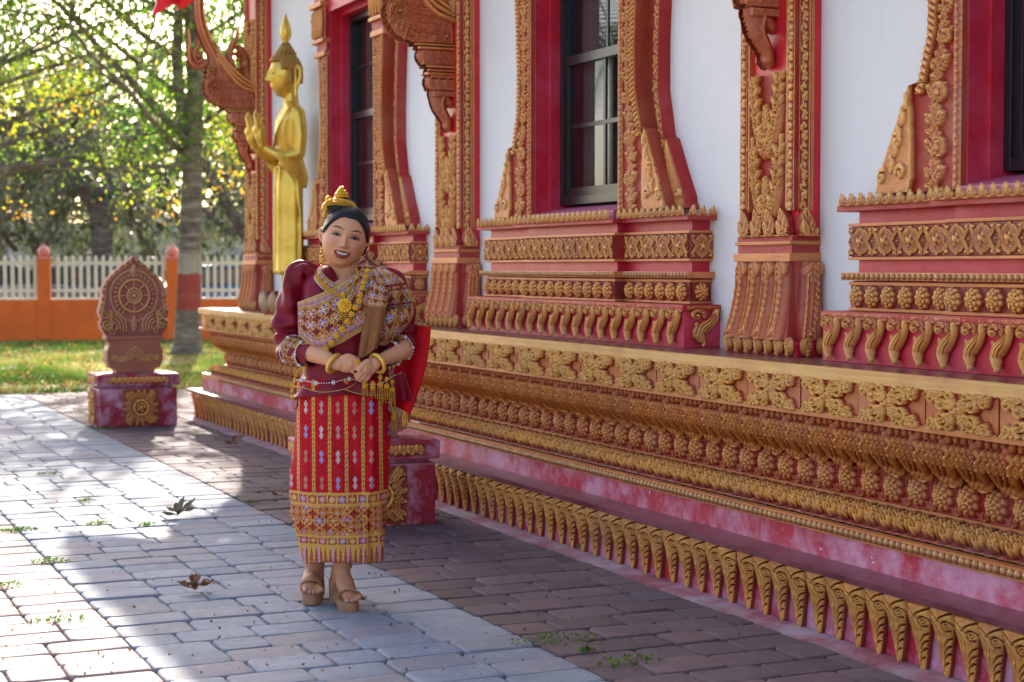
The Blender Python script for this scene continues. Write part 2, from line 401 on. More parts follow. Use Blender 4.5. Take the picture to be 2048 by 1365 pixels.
def tile_cove():
    f, L = profile_map([(-3.905, .858), (-3.915, .80), (-3.955, .74), (-4.02, .695), (-4.065, .668)])
    w = .17; r = Rel(w+.03, L, 84, 92, 0, L/2)
    P = [(.060-.095*q-.02*math.sin(q*3), L*(.16+.76*q)) for q in np.linspace(0, 1, 12)]
    r.stroke(P, .026, .042, .020)
    for k in range(6):
        P = [(.075-.10*q-.020*k*.9+.016*math.sin(q*2.6+k), L*(.30+.60*q)) for q in np.linspace(0, 1, 9)]
        r.stroke(P, .0045, .0065, .032, 0)
    for k in range(6): r.leaf(.085-.034*k, L*.46, .050, .012, -math.pi/2+.35, .036, 3); r.leaf(.09-.034*k, L*.30, .040, .011, -math.pi/2-.3, .030, 3)
    for k in range(5): r.leaf(.09-.042*k, L*.14, .034, .012, -math.pi/2+.1, .022, 2); r.spiral(.07-.042*k, L*.20, .010, 0, 1, .004, .028)
    for k in range(3): r.leaf(.01-.03*k, L*.90, .07, .014, -math.pi/2-.2, .040, 3)
    r.dome(-.040, L*.90, .045, .008, .040, .12); r.fine(.003, 120)
    return r.mesh('cove_leaf', M['terra'], f, hmax=.040, bg=.10, amp=1.35)
def tile_lower():
    f, L = profile_map([(-4.085, .500), (-4.02, .492), (-3.95, .470), (-3.90, .434)])
    w = .18; r = Rel(w-.001, L, 90, 76, 0, L/2); r.H += .004
    for k in range(7):
        P = [(-.085+.10*q+.026*k-.02, L*(.02+.40*q)) for q in np.linspace(0, 1, 8)]
        r.stroke(P, .010, .009, .016+.002*(k % 3), .2)
    for k in range(4):
        r.leaf(-.075+.05*k, L*.40, .060, .022, math.pi/2+.25, .030, 3); r.leaf(-.05+.05*k, L*.58, .055, .018, math.pi/2-.3, .040, 3)
        r.spiral(-.06+.045*k, L*.66, .013, 1., 1.1, .0055, .040)
    for k in range(5): r.leaf(-.085+.036*k, L*.70, .050, .014, math.pi/2+.45*(-1)**k, .048, 2)
    r.leaf(-.085, L*.66, .08, .022, .75, .050, 3); r.leaf(.02, L*.74, .06, .018, .5, .040, 3)
    r.up(np.where(r.Y > L*.945, .008, 0)); r.fine(.005, 60)
    return r.mesh('lotus_leaf_tile', M['gold_worn'], f, hmax=.046, bg=.14, amp=1.25)
def tile_petal():
    """plinth petal: broad carved head tapering to a leafy tail"""
    w, h = .130, .262; r = Rel(w, h, 62, 124, 0, h/2); u = r.Y/h
    wid = np.interp(u, [0, .05, .25, .45, .62, .80, .93, 1], [.006, .014, .026, .036, .048, .060, .058, .034])
    cx = np.interp(u, [0, .3, .7, 1], [.010, .004, -.002, -.002]); q = np.abs(r.X-cx)/wid
    body = np.clip(1-q**2.2, 0, 1)**.5*np.interp(u, [0, .3, .6, .85, .95, 1], [.012, .020, .032, .046, .044, .026])
    det = Rel(w, h, 62, 124, 0, h/2)
    for P in ([(-.058, .238), (-.02, .225), (.012, .200), (.026, .165)], [(.058, .245), (.02, .226), (-.004, .205)], [(-.052, .214), (-.02, .20), (.0, .165), (.004, .13)], [(-.045, .185), (-.018, .165), (-.006, .13)],
              [(.048, .150), (.030, .142), (.016, .118)], [(.040, .122), (.024, .112), (.014, .090)], [(-.036, .150), (-.020, .125), (-.010, .095)], [(-.028, .115), (-.014, .095), (-.004, .065)], [(.030, .092), (.016, .078), (.010, .056)],
              [(-.02, .080), (-.008, .06), (.0, .036)], [(.022, .058), (.010, .045), (.008, .026)], [(-.014, .05), (-.002, .03), (.004, .012)]):
        det.stroke(catmull(P, 4), .0042, .0028, 1.)
    c_ = [(.033+.018*math.cos(t), .192+.018*math.sin(t)) for t in np.linspace(.2, 5.2, 14)]; det.stroke(c_, .0042, .0036, 1.); det.stroke([(.033+.007*math.cos(t), .192+.007*math.sin(t)) for t in np.linspace(0, 5, 8)], .003, .003, .7)
    r.H = np.where(q < 1, body-.016*det.H*np.clip((1-q)*5, 0, 1), 0); r.mask = q < 1.05
    r.H = r.H+.004*np.where(det.H < .05, vnoise(r.X, r.Y, 45, 5), 0)*(q < 1)
    rel = np.where(q < .97, .85*(1-det.H)**.5+.05, 0)
    rel = rel*np.clip(.55+.45*vnoise(r.X+3, r.Y, 30, 8)*1.5, 0, 1.1)
    return r.mesh('plinth_petal', M['gold_worn'], thick=.012, rel=rel, hmax=.05, bg=.10)
def tile_hook():
    """hanging lotus scroll of the window base: ring head over a crescent that ends in a pointed tail"""
    w, h = .150, .200; r = Rel(w, h, 76, 100, 0, h/2)
    r.rect(-w/2, w/2, .180, .2, .010); r.dome(-.050, .186, .006, .006, .016); r.dome(.050, .186, .006, .006, .016)
    r.spiral(-.034, .152, .026, .5, 1.2, .0085, .034, 1); r.leaf(-.010, .182, .05, .016, -math.pi/2+.3, .022, 3); r.dome(.058, .176, .018, .010, .022)
    P = catmull([(.052, .172), (.044, .140), (.020, .110), (-.010, .086), (-.022, .060), (-.014, .030), (-.006, .016), (-.010, .002)], 6)
    W = np.interp(np.linspace(0, 1, len(P)), [0, .2, .4, .6, .78, 1], [.012, .024, .036, .030, .013, .004]); q = r.seg_d(P, W); r.up(np.where(q > 0, .036*np.sqrt(np.clip(q, 0, 1)), 0))
    g = Rel(w, h, 76, 100, 0, h/2)
    for k in range(4): o_ = -.020+.012*k; g.stroke(catmull([(.046+o_*.2, .150-o_*.4), (.022+o_*.5, .118-o_*.7), (-.008+o_*.8, .092-o_*.8), (-.022+o_, .058)], 4), .0034, .0026, 1.)
    g.stroke(catmull([(-.030, .118), (-.004, .122), (.016, .140)], 4), .0034, .003, 1.)
    r.H = np.where(r.H > .012, r.H-.010*g.H, r.H)
    r.leaf(-.036, .120, .035, .011, -math.pi/2+.2, .026, 0)
    r.mask = r.H > .0012; r.fine(.002, 80)
    return r.mesh('lotus_scroll', M['gold'], thick=.0, hmax=.044, bg=.12)
def tile_diamond():
    w, h = .155, .118; r = Rel(w-.003, h, 76, 58)
    for s in (1, -1):
        r.stroke([(-w/2, -.052*s), (0, .052*s)], .009, .009, .014, .4); r.stroke([(0, -.052*s), (w/2, .052*s)], .009, .009, .014, .4)
        r.stroke([(-w/2, .052*s), (0, -.052*s)], .009, .009, .014, .4); r.stroke([(0, .052*s), (w/2, -.052*s)], .009, .009, .014, .4)
        for sx in (1, -1): r.leaf(.012*sx, .05*s, .06, .012, math.atan2(-.8*s, sx*.9), .010, 0); r.dome(.060*sx, .046*s, .012, .009, .012)
    r.flower(0, 0, .040, 4, .020, 2, .4); r.flower(-w/2, 0, .02, 4, .012, 1); r.flower(w/2, 0, .02, 4, .012, 1); r.fine()
    return r.mesh('diamond_tile', M['gold_worn'], thick=.012, hmax=.02)
def tile_small_rosette():
    w = .118; r = Rel(w-.002, .100, 58, 50)
    p = np.hypot(r.X, r.Y); a = np.arctan2(r.Y, r.X)
    for k, (ro, n, hh, ph) in enumerate(((.048, 9, .018, 0), (.035, 7, .026, .35), (.020, 6, .032, .1))):
        lob = np.abs(np.cos((a+p*8+ph)*n/2)); e = ro*(.86+.14*lob); q = p/e
        r.up(np.where(q < 1, hh*(.62+.38*lob**.6)*np.clip((1-q)*7, 0, 1)**.5, 0))
    r.dome(0, 0, .007, .007, .038); r.H += .006*np.sqrt(np.clip(1-(p/.048)**2, 0, 1))
    r.leaf(-.06, 0, .03, .010, math.pi/2, .006, 2); r.leaf(-.06, 0, .03, .010, -math.pi/2, .006, 2); r.fine()
    return r.mesh('small_rosette', M['gold_worn'], thick=.01, hmax=.036)
def tile_crest():
    w, h = .072, .058; r = Rel(w, h, 24, 22, 0, h/2)
    r.dome(0, .020, .030, .024, .022); r.leaf(.0, .006, .052, .020, math.pi/2, .026, 0); r.spiral(.0, .020, .013, 1.6, 1., .006, .032)
    r.stroke([(-w/2, .006), (w/2, .006)], .008, .008, .014); r.mask = r.H > .002
    return r.mesh('crest_leaf', M['gold'], thick=.0, hmax=.03)
def tile_foot():
    w, h = .078, .085; r = Rel(w, h, 26, 30, 0, h/2)
    r.dome(0, .045, .036, .045, .030); r.spiral(.002, .055, .020, 1.5, 1.2, .007, .038); r.leaf(0, .04, .045, .014, -math.pi/2, .036, 3)
    r.mask = r.H > .001
    return r.mesh('foot_leaf', M['gold_worn'], thick=.0, hmax=.036)
# ---------------------------------------------------------------- ground, lawn, pavement
def grid_plane(name, x0, x1, y0, y1, z, nx, ny, mat, kind='structure'):
    X, Y = np.meshgrid(np.linspace(x0, x1, nx+1), np.linspace(y0, y1, ny+1))
    idx = np.arange((nx+1)*(ny+1)).reshape(ny+1, nx+1)
    F = np.stack([idx[:-1, :-1], idx[:-1, 1:], idx[1:, 1:], idx[1:, :-1]], -1).reshape(-1, 4)
    V = np.stack([X.ravel(), Y.ravel(), np.full(X.size, z)], 1)
    return tag(link(name, mesh(name, V, F, mat)), kind=kind)
def m_ground():
    m, t, b = nt('dry_ground'); c = ramp(t, wnoise(t, .5, 6, .7), [(.35, (.10, .12, .035)), (.5, (.20, .17, .08)), (.7, (.30, .25, .15))])
    basecol(t, b, c); setb(b, rough=.95); bump(t, b, wnoise(t, 12, 5), .5, .03); return m
def m_lawn():
    m, t, b = nt('lawn_soil'); c = ramp(t, wnoise(t, 1.3, 6, .7), [(.35, (.07, .12, .02)), (.55, (.20, .19, .06)), (.72, (.36, .27, .14))])
    basecol(t, b, c); setb(b, rough=.95); bump(t, b, wnoise(t, 25, 5), .6, .03); return m
def m_sand():
    m, t, b = nt('joint_sand'); c = ramp(t, wnoise(t, 18, 5), [(.3, (.03, .026, .022)), (.7, (.10, .085, .06))])
    basecol(t, b, c); setb(b, rough=.95); return m
def m_paver(name, a, b_, c_):
    m, t, b = nt(name); oi = t.nodes.new('ShaderNodeObjectInfo')
    pv = attr(t, 'pv')
    v = math_(t, 'FRACT', math_(t, 'ADD', math_(t, 'MULTIPLY', oi.outputs['Random'], 1.0), pv))
    c = ramp(t, v, [(0, a), (.3, b_), (.62, c_), (.85, b_), (1., a)])
    c = mix(t, ramp(t, wnoise(t, 6, 7, .75), [(.38, 0.), (.70, .70)]), c, tuple(x*.55 for x in b_)); c = mix(t, ramp(t, wnoise(t, 15, 5, .7), [(.55, 0.), (.75, .45)]), c, tuple(min(1, x*1.45) for x in b_))
    c = mix(t, ramp(t, wnoise(t, .8, 5, .6), [(.45, 0.), (.75, .35)]), c, tuple(x*.55 for x in a))
    c = mix(t, ramp(t, wnoise(t, 260, 2), [(.62, 0.), (.72, .5)]), c, tuple(min(1, x*1.7) for x in b_))
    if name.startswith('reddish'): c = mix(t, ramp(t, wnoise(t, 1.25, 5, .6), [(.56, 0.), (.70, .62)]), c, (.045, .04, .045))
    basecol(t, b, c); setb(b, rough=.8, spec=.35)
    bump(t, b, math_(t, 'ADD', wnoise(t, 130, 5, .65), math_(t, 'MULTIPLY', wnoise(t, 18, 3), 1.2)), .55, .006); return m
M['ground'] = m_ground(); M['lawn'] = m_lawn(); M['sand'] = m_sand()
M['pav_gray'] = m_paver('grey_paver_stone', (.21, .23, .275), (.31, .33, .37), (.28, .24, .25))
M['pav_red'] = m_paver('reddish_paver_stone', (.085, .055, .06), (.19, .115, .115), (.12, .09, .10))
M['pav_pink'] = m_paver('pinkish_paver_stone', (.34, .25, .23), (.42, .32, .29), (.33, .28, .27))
grid_plane('ground', -120, 160, -60, 260, -.03, 8, 8, M['ground'])
lawn = grid_plane('lawn', -14, 30, 20.25, 38, -.012, 10, 6, M['lawn'])
pavement = grid_plane('pavement', -6, 12, 1.0, 20.2, -.014, 4, 4, M['sand'])
def paver_me(L, W, mat, seed):
    """one tumbled paver: rounded outline, softly domed top"""
    rr = random.Random(seed); n = 4; hx, hy = L/2-.0034, W/2-.0036; r = .027; V = []; F = []
    out = []
    for (cx, cy, a0) in ((hx-r, hy-r, 0), (-hx+r, hy-r, 90), (-hx+r, -hy+r, 180), (hx-r, -hy+r, 270)):
        for k in range(n+1):
            a = R_(a0+90*k/n); out.append((cx+r*math.cos(a)+rr.uniform(-.0015, .0015), cy+r*math.sin(a)+rr.uniform(-.0015, .0015)))
    m = len(out)
    for s, z in ((1., -.03), (1., -.006), (.965, .001), (.86, .0022)):
        for (x, y) in out: V.append((x*s if s > .9 else x-.016*np.sign(x), y*s if s > .9 else y-.016*np.sign(y), z))
    for l in range(3):
        for i in range(m): F.append((l*m+i, l*m+(i+1) % m, (l+1)*m+(i+1) % m, (l+1)*m+i))
    F.append(tuple(3*m+i for i in range(m)))
    me = mesh('paver', V, F, mat, True, auto=55)
    a = me.attributes.new('pv', 'FLOAT', 'POINT'); a.data.foreach_set('value', np.zeros(len(V), dtype=np.float32)); return me, V, F
PV = {}
for mk in ('pav_gray', 'pav_red', 'pav_pink'):
    for li, L in enumerate((.30, .20, .40)):
        PV[mk, li] = paver_me(L, .199, M[mk], hash_ := 11+li)
PL = [.30, .20, .40]
cells = []
prng = random.Random(3)
for k in range(-8, 96):
    y = 1.1+.199*k+.1
    if y > 20.1 or y < 3.2: continue
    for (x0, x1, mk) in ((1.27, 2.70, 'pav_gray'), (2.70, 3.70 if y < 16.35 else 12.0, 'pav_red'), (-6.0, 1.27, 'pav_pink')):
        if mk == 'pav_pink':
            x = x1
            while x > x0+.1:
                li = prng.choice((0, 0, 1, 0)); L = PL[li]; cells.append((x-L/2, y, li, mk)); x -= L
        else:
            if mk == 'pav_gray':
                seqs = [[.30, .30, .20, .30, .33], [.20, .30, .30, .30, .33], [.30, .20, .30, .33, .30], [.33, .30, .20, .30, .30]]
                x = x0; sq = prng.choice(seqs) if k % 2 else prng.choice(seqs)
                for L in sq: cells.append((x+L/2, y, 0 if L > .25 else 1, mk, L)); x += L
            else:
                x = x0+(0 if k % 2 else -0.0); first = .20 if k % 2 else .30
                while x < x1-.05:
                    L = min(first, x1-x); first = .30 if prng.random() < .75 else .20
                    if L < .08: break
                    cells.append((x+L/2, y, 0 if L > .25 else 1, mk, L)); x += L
def visible(x, y):
    F = x*math.sin(TH)+y*math.cos(TH); R = x*math.cos(TH)-y*math.sin(TH)
    if F < 1: return False, F
    u = R/F*3400; v = 1.45/F*3400+535
    return (-1100 < u < 1100 and v < 1420), F
vis = []; rest = []
for c in cells:
    ok, F = visible(c[0], c[1]); (vis if ok else rest).append((F, c))
vis.sort(key=lambda a: a[0]); near = vis[:300]; far = vis[300:]+rest
for F, c in near:
    me, _, _ = PV[c[3], c[2]]; L = c[4] if len(c) > 4 else PL[c[2]]
    o = link('paver', me, pavement, (c[0], c[1], prng.uniform(-.004, .004)), (prng.uniform(-.014, .014), prng.uniform(-.010, .010), prng.uniform(-.016, .016)), (L/PL[c[2]], 1, 1))
for mk in ('pav_gray', 'pav_red', 'pav_pink'):
    VV = []; FF = []; PVv = []; b = 0
    for F, c in far:
        if c[3] != mk: continue
        _, V, Fc = PV[mk, c[2]]; A = np.array(V); L = c[4] if len(c) > 4 else PL[c[2]]
        A[:, 0] *= L/PL[c[2]]; A = A+np.array([c[0], c[1], prng.uniform(-.0025, .0025)]); VV.append(A); FF += [tuple(i+b for i in f) for f in Fc]; b += len(A); PVv += [prng.random()]*len(A)
    me = mesh('paver_field', np.concatenate(VV), FF, M[mk], True, auto=55)
    a = me.attributes.new('pv', 'FLOAT', 'POINT'); a.data.foreach_set('value', np.array(PVv, dtype=np.float32))
    tag(link('paver_field', me, pavement), kind='stuff')
# ---------------------------------------------------------------- the temple (facade frame: x to the right along the wall, -y out of the wall, z up)
XW = 4.28; YC = 20.04
temple = empty('temple_building', (0, 0, 0), -math.pi/2)
tag(temple, 'white walled temple hall with gilded carvings, red trim and a stepped carved base', 'temple')
def swept(name, P, mat, x_near=4.0, parent=temple, closed_top=False):
    """P: [(X,Z)] moulding outline run along the facade, mitred round the far corner"""
    V = []; F = []
    for (X, Z) in P: V += [(x_near, X, Z), (-(YC-X), X, Z), (-(YC-X), 13., Z)]
    for i in range(len(P)-1):
        a = i*3; F += [(a, a+1, a+4, a+3), (a+1, a+2, a+5, a+4)]
    return link(name, mesh(name, V, F, mat), parent)
swept('ground_kerb', [(3.67, -.03), (3.67, .008), (3.80, .014)], M['kerb'])
swept('plinth_wall', [(3.80, .0), (3.80, .262)], M['pink'])
swept('plinth_step', [(3.80, .255), (3.735, .257), (3.735, .280), (3.90, .292)], M['step'])
swept('weathered_band', [(3.87, .285), (3.87, .395)], M['pink'])
swept('bead_fillet', [(3.89, .388), (3.862, .390), (3.862, .434), (3.90, .436)], M['fillet'])
swept('recess_band', [(4.088, .49), (4.088, .52)], M['red_mid'])
swept('rosette_board', [(4.10, .508), (4.045, .508), (4.045, .522), (4.066, .524), (4.066, .660), (4.045, .662), (4.045, .676), (4.10, .676)], M['fillet'])
swept('cove_backing', [(4.08, .676), (4.045, .69), (3.99, .73), (3.95, .80), (3.935, .86)], M['terra'])
swept('frieze_fillet', [(3.95, .852), (3.838, .854), (3.838, .872), (3.87, .874)], M['fillet'])
swept('frieze_board', [(3.868, .868), (3.868, 1.012)], M['fillet'])
swept('ledge_slab', [(3.90, 1.008), (3.838, 1.008), (3.838, 1.055), (3.846, 1.058)], M['slab_gold'])
swept('ledge_top', [(3.846, 1.058), (4.30, 1.058)], M['ledge_top'])
def row(me, name, x0, x1, pitch, y, z, parent=temple, jit=.0015, flip=False, label=None, wide=1.):
    n = int(abs(x1-x0)/pitch); s = -1 if x1 < x0 else 1
    for k in range(n):
        o = link(name, me, parent, (x0+s*(k+.5)*pitch+prng.uniform(-jit, jit), y+prng.uniform(-jit, jit), z+prng.uniform(-jit, jit)), (0, prng.uniform(-.016, .016) if jit else 0, 0), None if not jit else (wide*prng.uniform(.97, 1.02), prng.uniform(.85, 1.1), prng.uniform(.975, 1.01)))
        if flip and k % 2: o.scale.x = -1
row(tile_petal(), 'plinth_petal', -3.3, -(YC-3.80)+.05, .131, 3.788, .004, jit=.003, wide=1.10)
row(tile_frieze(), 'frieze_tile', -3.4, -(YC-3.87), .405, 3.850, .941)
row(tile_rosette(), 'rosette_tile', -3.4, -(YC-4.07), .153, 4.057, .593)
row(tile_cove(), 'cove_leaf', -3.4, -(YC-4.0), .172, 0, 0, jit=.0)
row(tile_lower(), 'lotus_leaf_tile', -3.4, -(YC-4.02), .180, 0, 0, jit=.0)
# round beads along the fillet, in lengths as cast
def bead_run(name, n, pitch, r, mat=None):
    mb = MB()
    for k in range(n): mb.sphere(((k+.5)*pitch, 0, 0), (r, r*.9, r), 8, 5)
    return mb.me(name, [mat or M['bead']], True)
bm_ = bead_run('bead_moulding', 30, .0365, .0165); x = -3.4
while x > -(YC-3.87)+1.1: x -= 1.098; link('bead_moulding', bm_, temple, (x, 3.858, .413))
# walls with window openings
WIN = [12.46, 8.55, 4.64, .73]; OW = .60; OZ0, OZ1 = 1.72, 3.46; WTOP = 4.75
mb = MB(); xs = [3.9]+sum([[-w+OW, -w-OW] for w in WIN[::-1]], [])+[-(YC-XW)]
xs = sorted(xs); 
for i in range(0, len(xs), 2): mb.box(xs[i], xs[i+1], XW, XW+.28, 1.0, WTOP)
for w in WIN: mb.box(-w-OW, -w+OW, XW, XW+.28, 1.0, OZ0); mb.box(-w-OW, -w+OW, XW, XW+.28, OZ1, WTOP)
mb.box(-(YC-XW), -(YC-XW)+.25, XW+.28, 12.8, 1.0, WTOP); mb.box(-(YC-XW)+.25, 3.9, 12.55, 12.8, 1.0, WTOP); mb.box(3.65, 3.9, XW+.28, 12.55, 1.0, WTOP)
mb.obj('wall', [M['wall']], temple)
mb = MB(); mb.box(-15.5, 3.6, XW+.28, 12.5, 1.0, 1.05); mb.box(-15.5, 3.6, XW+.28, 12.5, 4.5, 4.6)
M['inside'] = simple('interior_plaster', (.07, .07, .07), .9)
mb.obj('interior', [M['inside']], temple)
# roof: eave over the ledge, rising to the ridge; upturned flame tails at the far corner
M['tile'] = simple('roof_tile_red', (.30, .04, .02), .6, var=.2)
mb = MB()
ex, ez = 3.80, 4.28
Yf = 17.35
pr = [(ex, ez), (ex, ez+.16), (8.3, 8.2), (13.3, ez+.16), (13.3, ez), (8.3, 8.0)]
V = [(6.0, p[0], p[1]) for p in pr]+[(-Yf, p[0], p[1]) for p in pr]; n = len(pr)
mb.add(V, [tuple(range(n)), tuple(range(2*n-1, n-1, -1))]+[(i, i+n, (i+1) % n+n, (i+1) % n) for i in range(n)])
roof = mb.obj('roof', [M['tile']], temple)
mb = MB(); mb.box(-Yf-.02, 6.0, ex-.03, ex, ez-.06, ez+.2); mb.obj('eave_board', [M['red']], roof)
mb = MB()
for (dx, dz, y_) in ((0, 0, 0), (.24, .06, .10)):
    P = [(3.66+dx, 3.99+dz), (3.74+dx, 4.03+dz), (3.86+dx, 4.12+dz), (4.02+dx, 4.14+dz), (4.30+dx, 4.28+dz), (4.30+dx, 4.52+dz), (3.95+dx, 4.42+dz), (3.72+dx, 4.30+dz), (3.71+dx, 4.12+dz)]
    n = len(P); V = [(-Yf-.06+y_, p[0], p[1]) for p in P]+[(-Yf+.0+y_, p[0], p[1]) for p in P]
    mb.add(V, [tuple(range(n)), tuple(range(2*n-1, n-1, -1))]+[(i, i+n, (i+1) % n+n, (i+1) % n) for i in range(n)])
mb.obj('eave_flame', [M['red']], roof)
# gable end below the roof
mb = MB(); mb.add([(-17.1, 3.9, 4.30), (-17.1, 12.9, 4.30), (-17.1, 8.4, 8.0), (-16.9, 3.9, 4.30), (-16.9, 12.9, 4.30), (-16.9, 8.4, 8.0)], [(0, 1, 2), (3, 5, 4), (0, 3, 4, 1), (1, 4, 5, 2), (2, 5, 3, 0)]); mb.obj('gable_wall', [M['wall']], temple)
# ---------------------------------------------------------------- windows
T_hook, T_dia, T_sros, T_crest, T_foot = tile_hook(), tile_diamond(), tile_small_rosette(), tile_crest(), tile_foot()
def jamb_rel(layer):
    """flared window jamb, x = distance from the window centre, y = height"""
    z0, z1 = 1.745, 3.13
    outer = [(z0, 1.09), (1.83, 1.03), (1.98, .925), (2.13, .845), (2.36, .785), (2.6, .785), (2.9, .805), (3.13, .83)]
    off = .0 if layer == 0 else .07
    w = .70; cx = .555+w/2; r = Rel(w, z1-z0, 100 if layer == 0 else 70, 200 if layer == 0 else 120, cx, (z0+z1)/2)
    o = np.interp(r.Y, [a for a, _ in outer], [b for _, b in outer])+off
    if layer == 0: o = o-.05*np.clip((r.Y-z0)/.8, 0, 1)
    if layer == 0: lc0, lc1, lw = (.965, z0+.005), (.86, z0+.42), ([0, .12, .5, .9, 1], [.105, .11, .065, .012, .001])
    else: lc0, lc1, lw = (1.05, z0+.005), (.955, z0+.36), ([0, .15, .5, .9, 1], [.09, .10, .055, .012, .001])
    ul = np.clip((r.Y-lc0[1])/(lc1[1]-lc0[1]), 0, 1); edge_ = np.where(r.Y < lc1[1], lc0[0]+(lc1[0]-lc0[0])*ul**(.9 if layer == 0 else 1)+np.interp(ul, *lw), 0)
    B = np.maximum(o, edge_); inn0 = .552 if layer == 0 else .60
    r.X = inn0+(B-inn0)*np.linspace(0, 1, r.X.shape[1])[None, :]   # the grid follows the flared outline
    if layer == 0:
        r.H = np.where(r.X < .600, .016, .004)
        for k in range(46):
            zz = z0+.016+k*.0305; r.dome(.580, zz, .0105, .0125, .030)
        # floral vine between the bead strip and the rim
        zz = z0+.03
        k = 0
        while zz < z1-.08:
            ow = float(np.interp(zz, [a for a, _ in outer], [b for _, b in outer]))-.05*min(1, (zz-z0)/.8)
            mid = .615+(min(ow-.05, .80)-.615)*.5; hw = min(.075, (min(ow, .86)-.63)*.42); s = 1 if k % 2 else -1
            r.stroke(bezier((mid-s*.3*hw, zz-.03), (mid+s*hw, zz), (mid-s*hw, zz+.06), (mid+s*.3*hw, zz+.10)), .010, .007, .030, .3)
            r.spiral(mid-s*hw*.35, zz+.025, hw*.5, s*1.2, 1.2, hw*.17, .036, s)
            for q in (-1, 1): r.leaf(mid, zz, .085, hw*.42, math.pi/2+.5*q, .030, 4, .25*q); r.leaf(mid+q*hw*.2, zz+.05, .06, hw*.34, math.pi/2+.9*q, .026, 3)
            r.dome(mid+s*hw*.5, zz+.055, hw*.22, hw*.22, .034)
            zz += .105; k += 1
        # flame leaf standing at the outer foot
        D = np.zeros_like(r.H); base = Rel(w, z1-z0, 100, 200, cx, (z0+z1)/2); base.X = r.X
        c0, c1 = (.965, z0+.005), (.86, z0+.42)
        u = np.clip((r.Y-c0[1])/(c1[1]-c0[1]), 0, 1); cxl = c0[0]+(c1[0]-c0[0])*u**.9; wid = np.interp(u, [0, .12, .5, .9, 1], [.105, .11, .065, .012, .001])
        q = np.abs(r.X-cxl)/wid; ins = (q < 1) & (r.Y < c1[1])
        r.up(np.where(ins, .030, 0))
        base.spiral(.90, z0+.08, .030, 0, 1.2, .010, .014); base.spiral(1.02, z0+.07, .028, 2, 1.2, .010, .014, -1); base.spiral(.925, z0+.205, .030, 1, 1.3, .010, .014)
        for a in range(5): base.leaf(.965-.022*a, z0+.08+.06*a, .06, .016, 2.0, .012, 3); base.leaf(.945-.022*a, z0+.1+.06*a, .06, .016, 1.2, .012, 3)
        r.H = np.where(ins, r.H+base.H, r.H)
        rim = (o-r.X)
        r.up(np.where((rim < .040) & ~ins & (rim > 0) & (r.Y > z0+.38), .018+.014*np.abs(np.sin(r.Y*math.pi/.026+rim*60)), 0))
        redl = (rim > .040) & (rim < .062) & ~ins; r.H = np.where(redl & (r.Y > z0+.35), .002, r.H)
        rel = r.H/.040; rel = np.where(r.H < .006, .07, rel)
        th = .11
    else:
        rim = (o-r.X); r.H = np.where((rim < .05), .012, .002)
        for k in range(60):
            zz = z0+.3+k*.021; ox = float(np.interp(zz, [a for a, _ in outer], [b for _, b in outer]))+off-.024; r.spiral(ox+.006*(-1)**k, zz, .013, k, 1., .0055, .026); r.dome(ox+.018, zz+.01, .007, .008, .022)
        c0, c1 = (1.05, z0+.005), (.955, z0+.36)
        u = np.clip((r.Y-c0[1])/(c1[1]-c0[1]), 0, 1); cxl = c0[0]+(c1[0]-c0[0])*u; wid = np.interp(u, [0, .15, .5, .9, 1], [.09, .10, .055, .012, .001])
        q = np.abs(r.X-cxl)/wid; ins = (q < 1) & (r.Y < c1[1]); r.up(np.where(ins, .030*np.sqrt(np.clip(1.05-q*q, 0, 1)), 0))
        for a in range(4): r.leaf(1.05-.025*a, z0+.03+.07*a, .08, .022, 1.8, .036, 3)
        r.spiral(1.08, z0+.07, .03, 0, 1.2, .010, .040)
        rel = np.where(r.H < .006, .02, r.H/.034); th = .06
    r.fine(.0018, 90)
    return r, rel, th
J = {}
for layer in (0, 1):
    r, rel, th = jamb_rel(layer)
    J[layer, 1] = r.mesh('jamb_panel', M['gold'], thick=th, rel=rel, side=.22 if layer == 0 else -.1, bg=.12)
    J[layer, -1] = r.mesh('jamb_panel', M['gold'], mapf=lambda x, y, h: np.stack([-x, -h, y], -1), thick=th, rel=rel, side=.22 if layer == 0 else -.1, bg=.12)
def pane_mat():
    m, t, b = nt('window_glass'); setb(b, rough=.02, spec=.9); basecol(t, b, (.01, .012, .015))
    out = t.nodes['Material Output']; tr = t.nodes.new('ShaderNodeBsdfTransparent'); tr.inputs[0].default_value = (.55, .58, .60, 1)
    gl = t.nodes.new('ShaderNodeBsdfGlossy'); gl.inputs['Roughness'].default_value = .015; gl.inputs[0].default_value = (.9, .95, 1, 1)
    fr = t.nodes.new('ShaderNodeFresnel'); fr.inputs[0].default_value = 1.6
    ms = t.nodes.new('ShaderNodeMixShader'); t.links.new(fr.outputs[0], ms.inputs[0]); t.links.new(tr.outputs[0], ms.inputs[1]); t.links.new(gl.outputs[0], ms.inputs[2])
    t.links.new(ms.outputs[0], out.inputs[0]); return m
M['pane'] = pane_mat(); M['curtain'] = simple('beige_curtain', (.40, .36, .32), .9, var=.12, scale=3)
def block(mb, half, yf, z0, z1, y1=0., m=0): mb.box(-half, half, yf, y1, z0, z1, m)
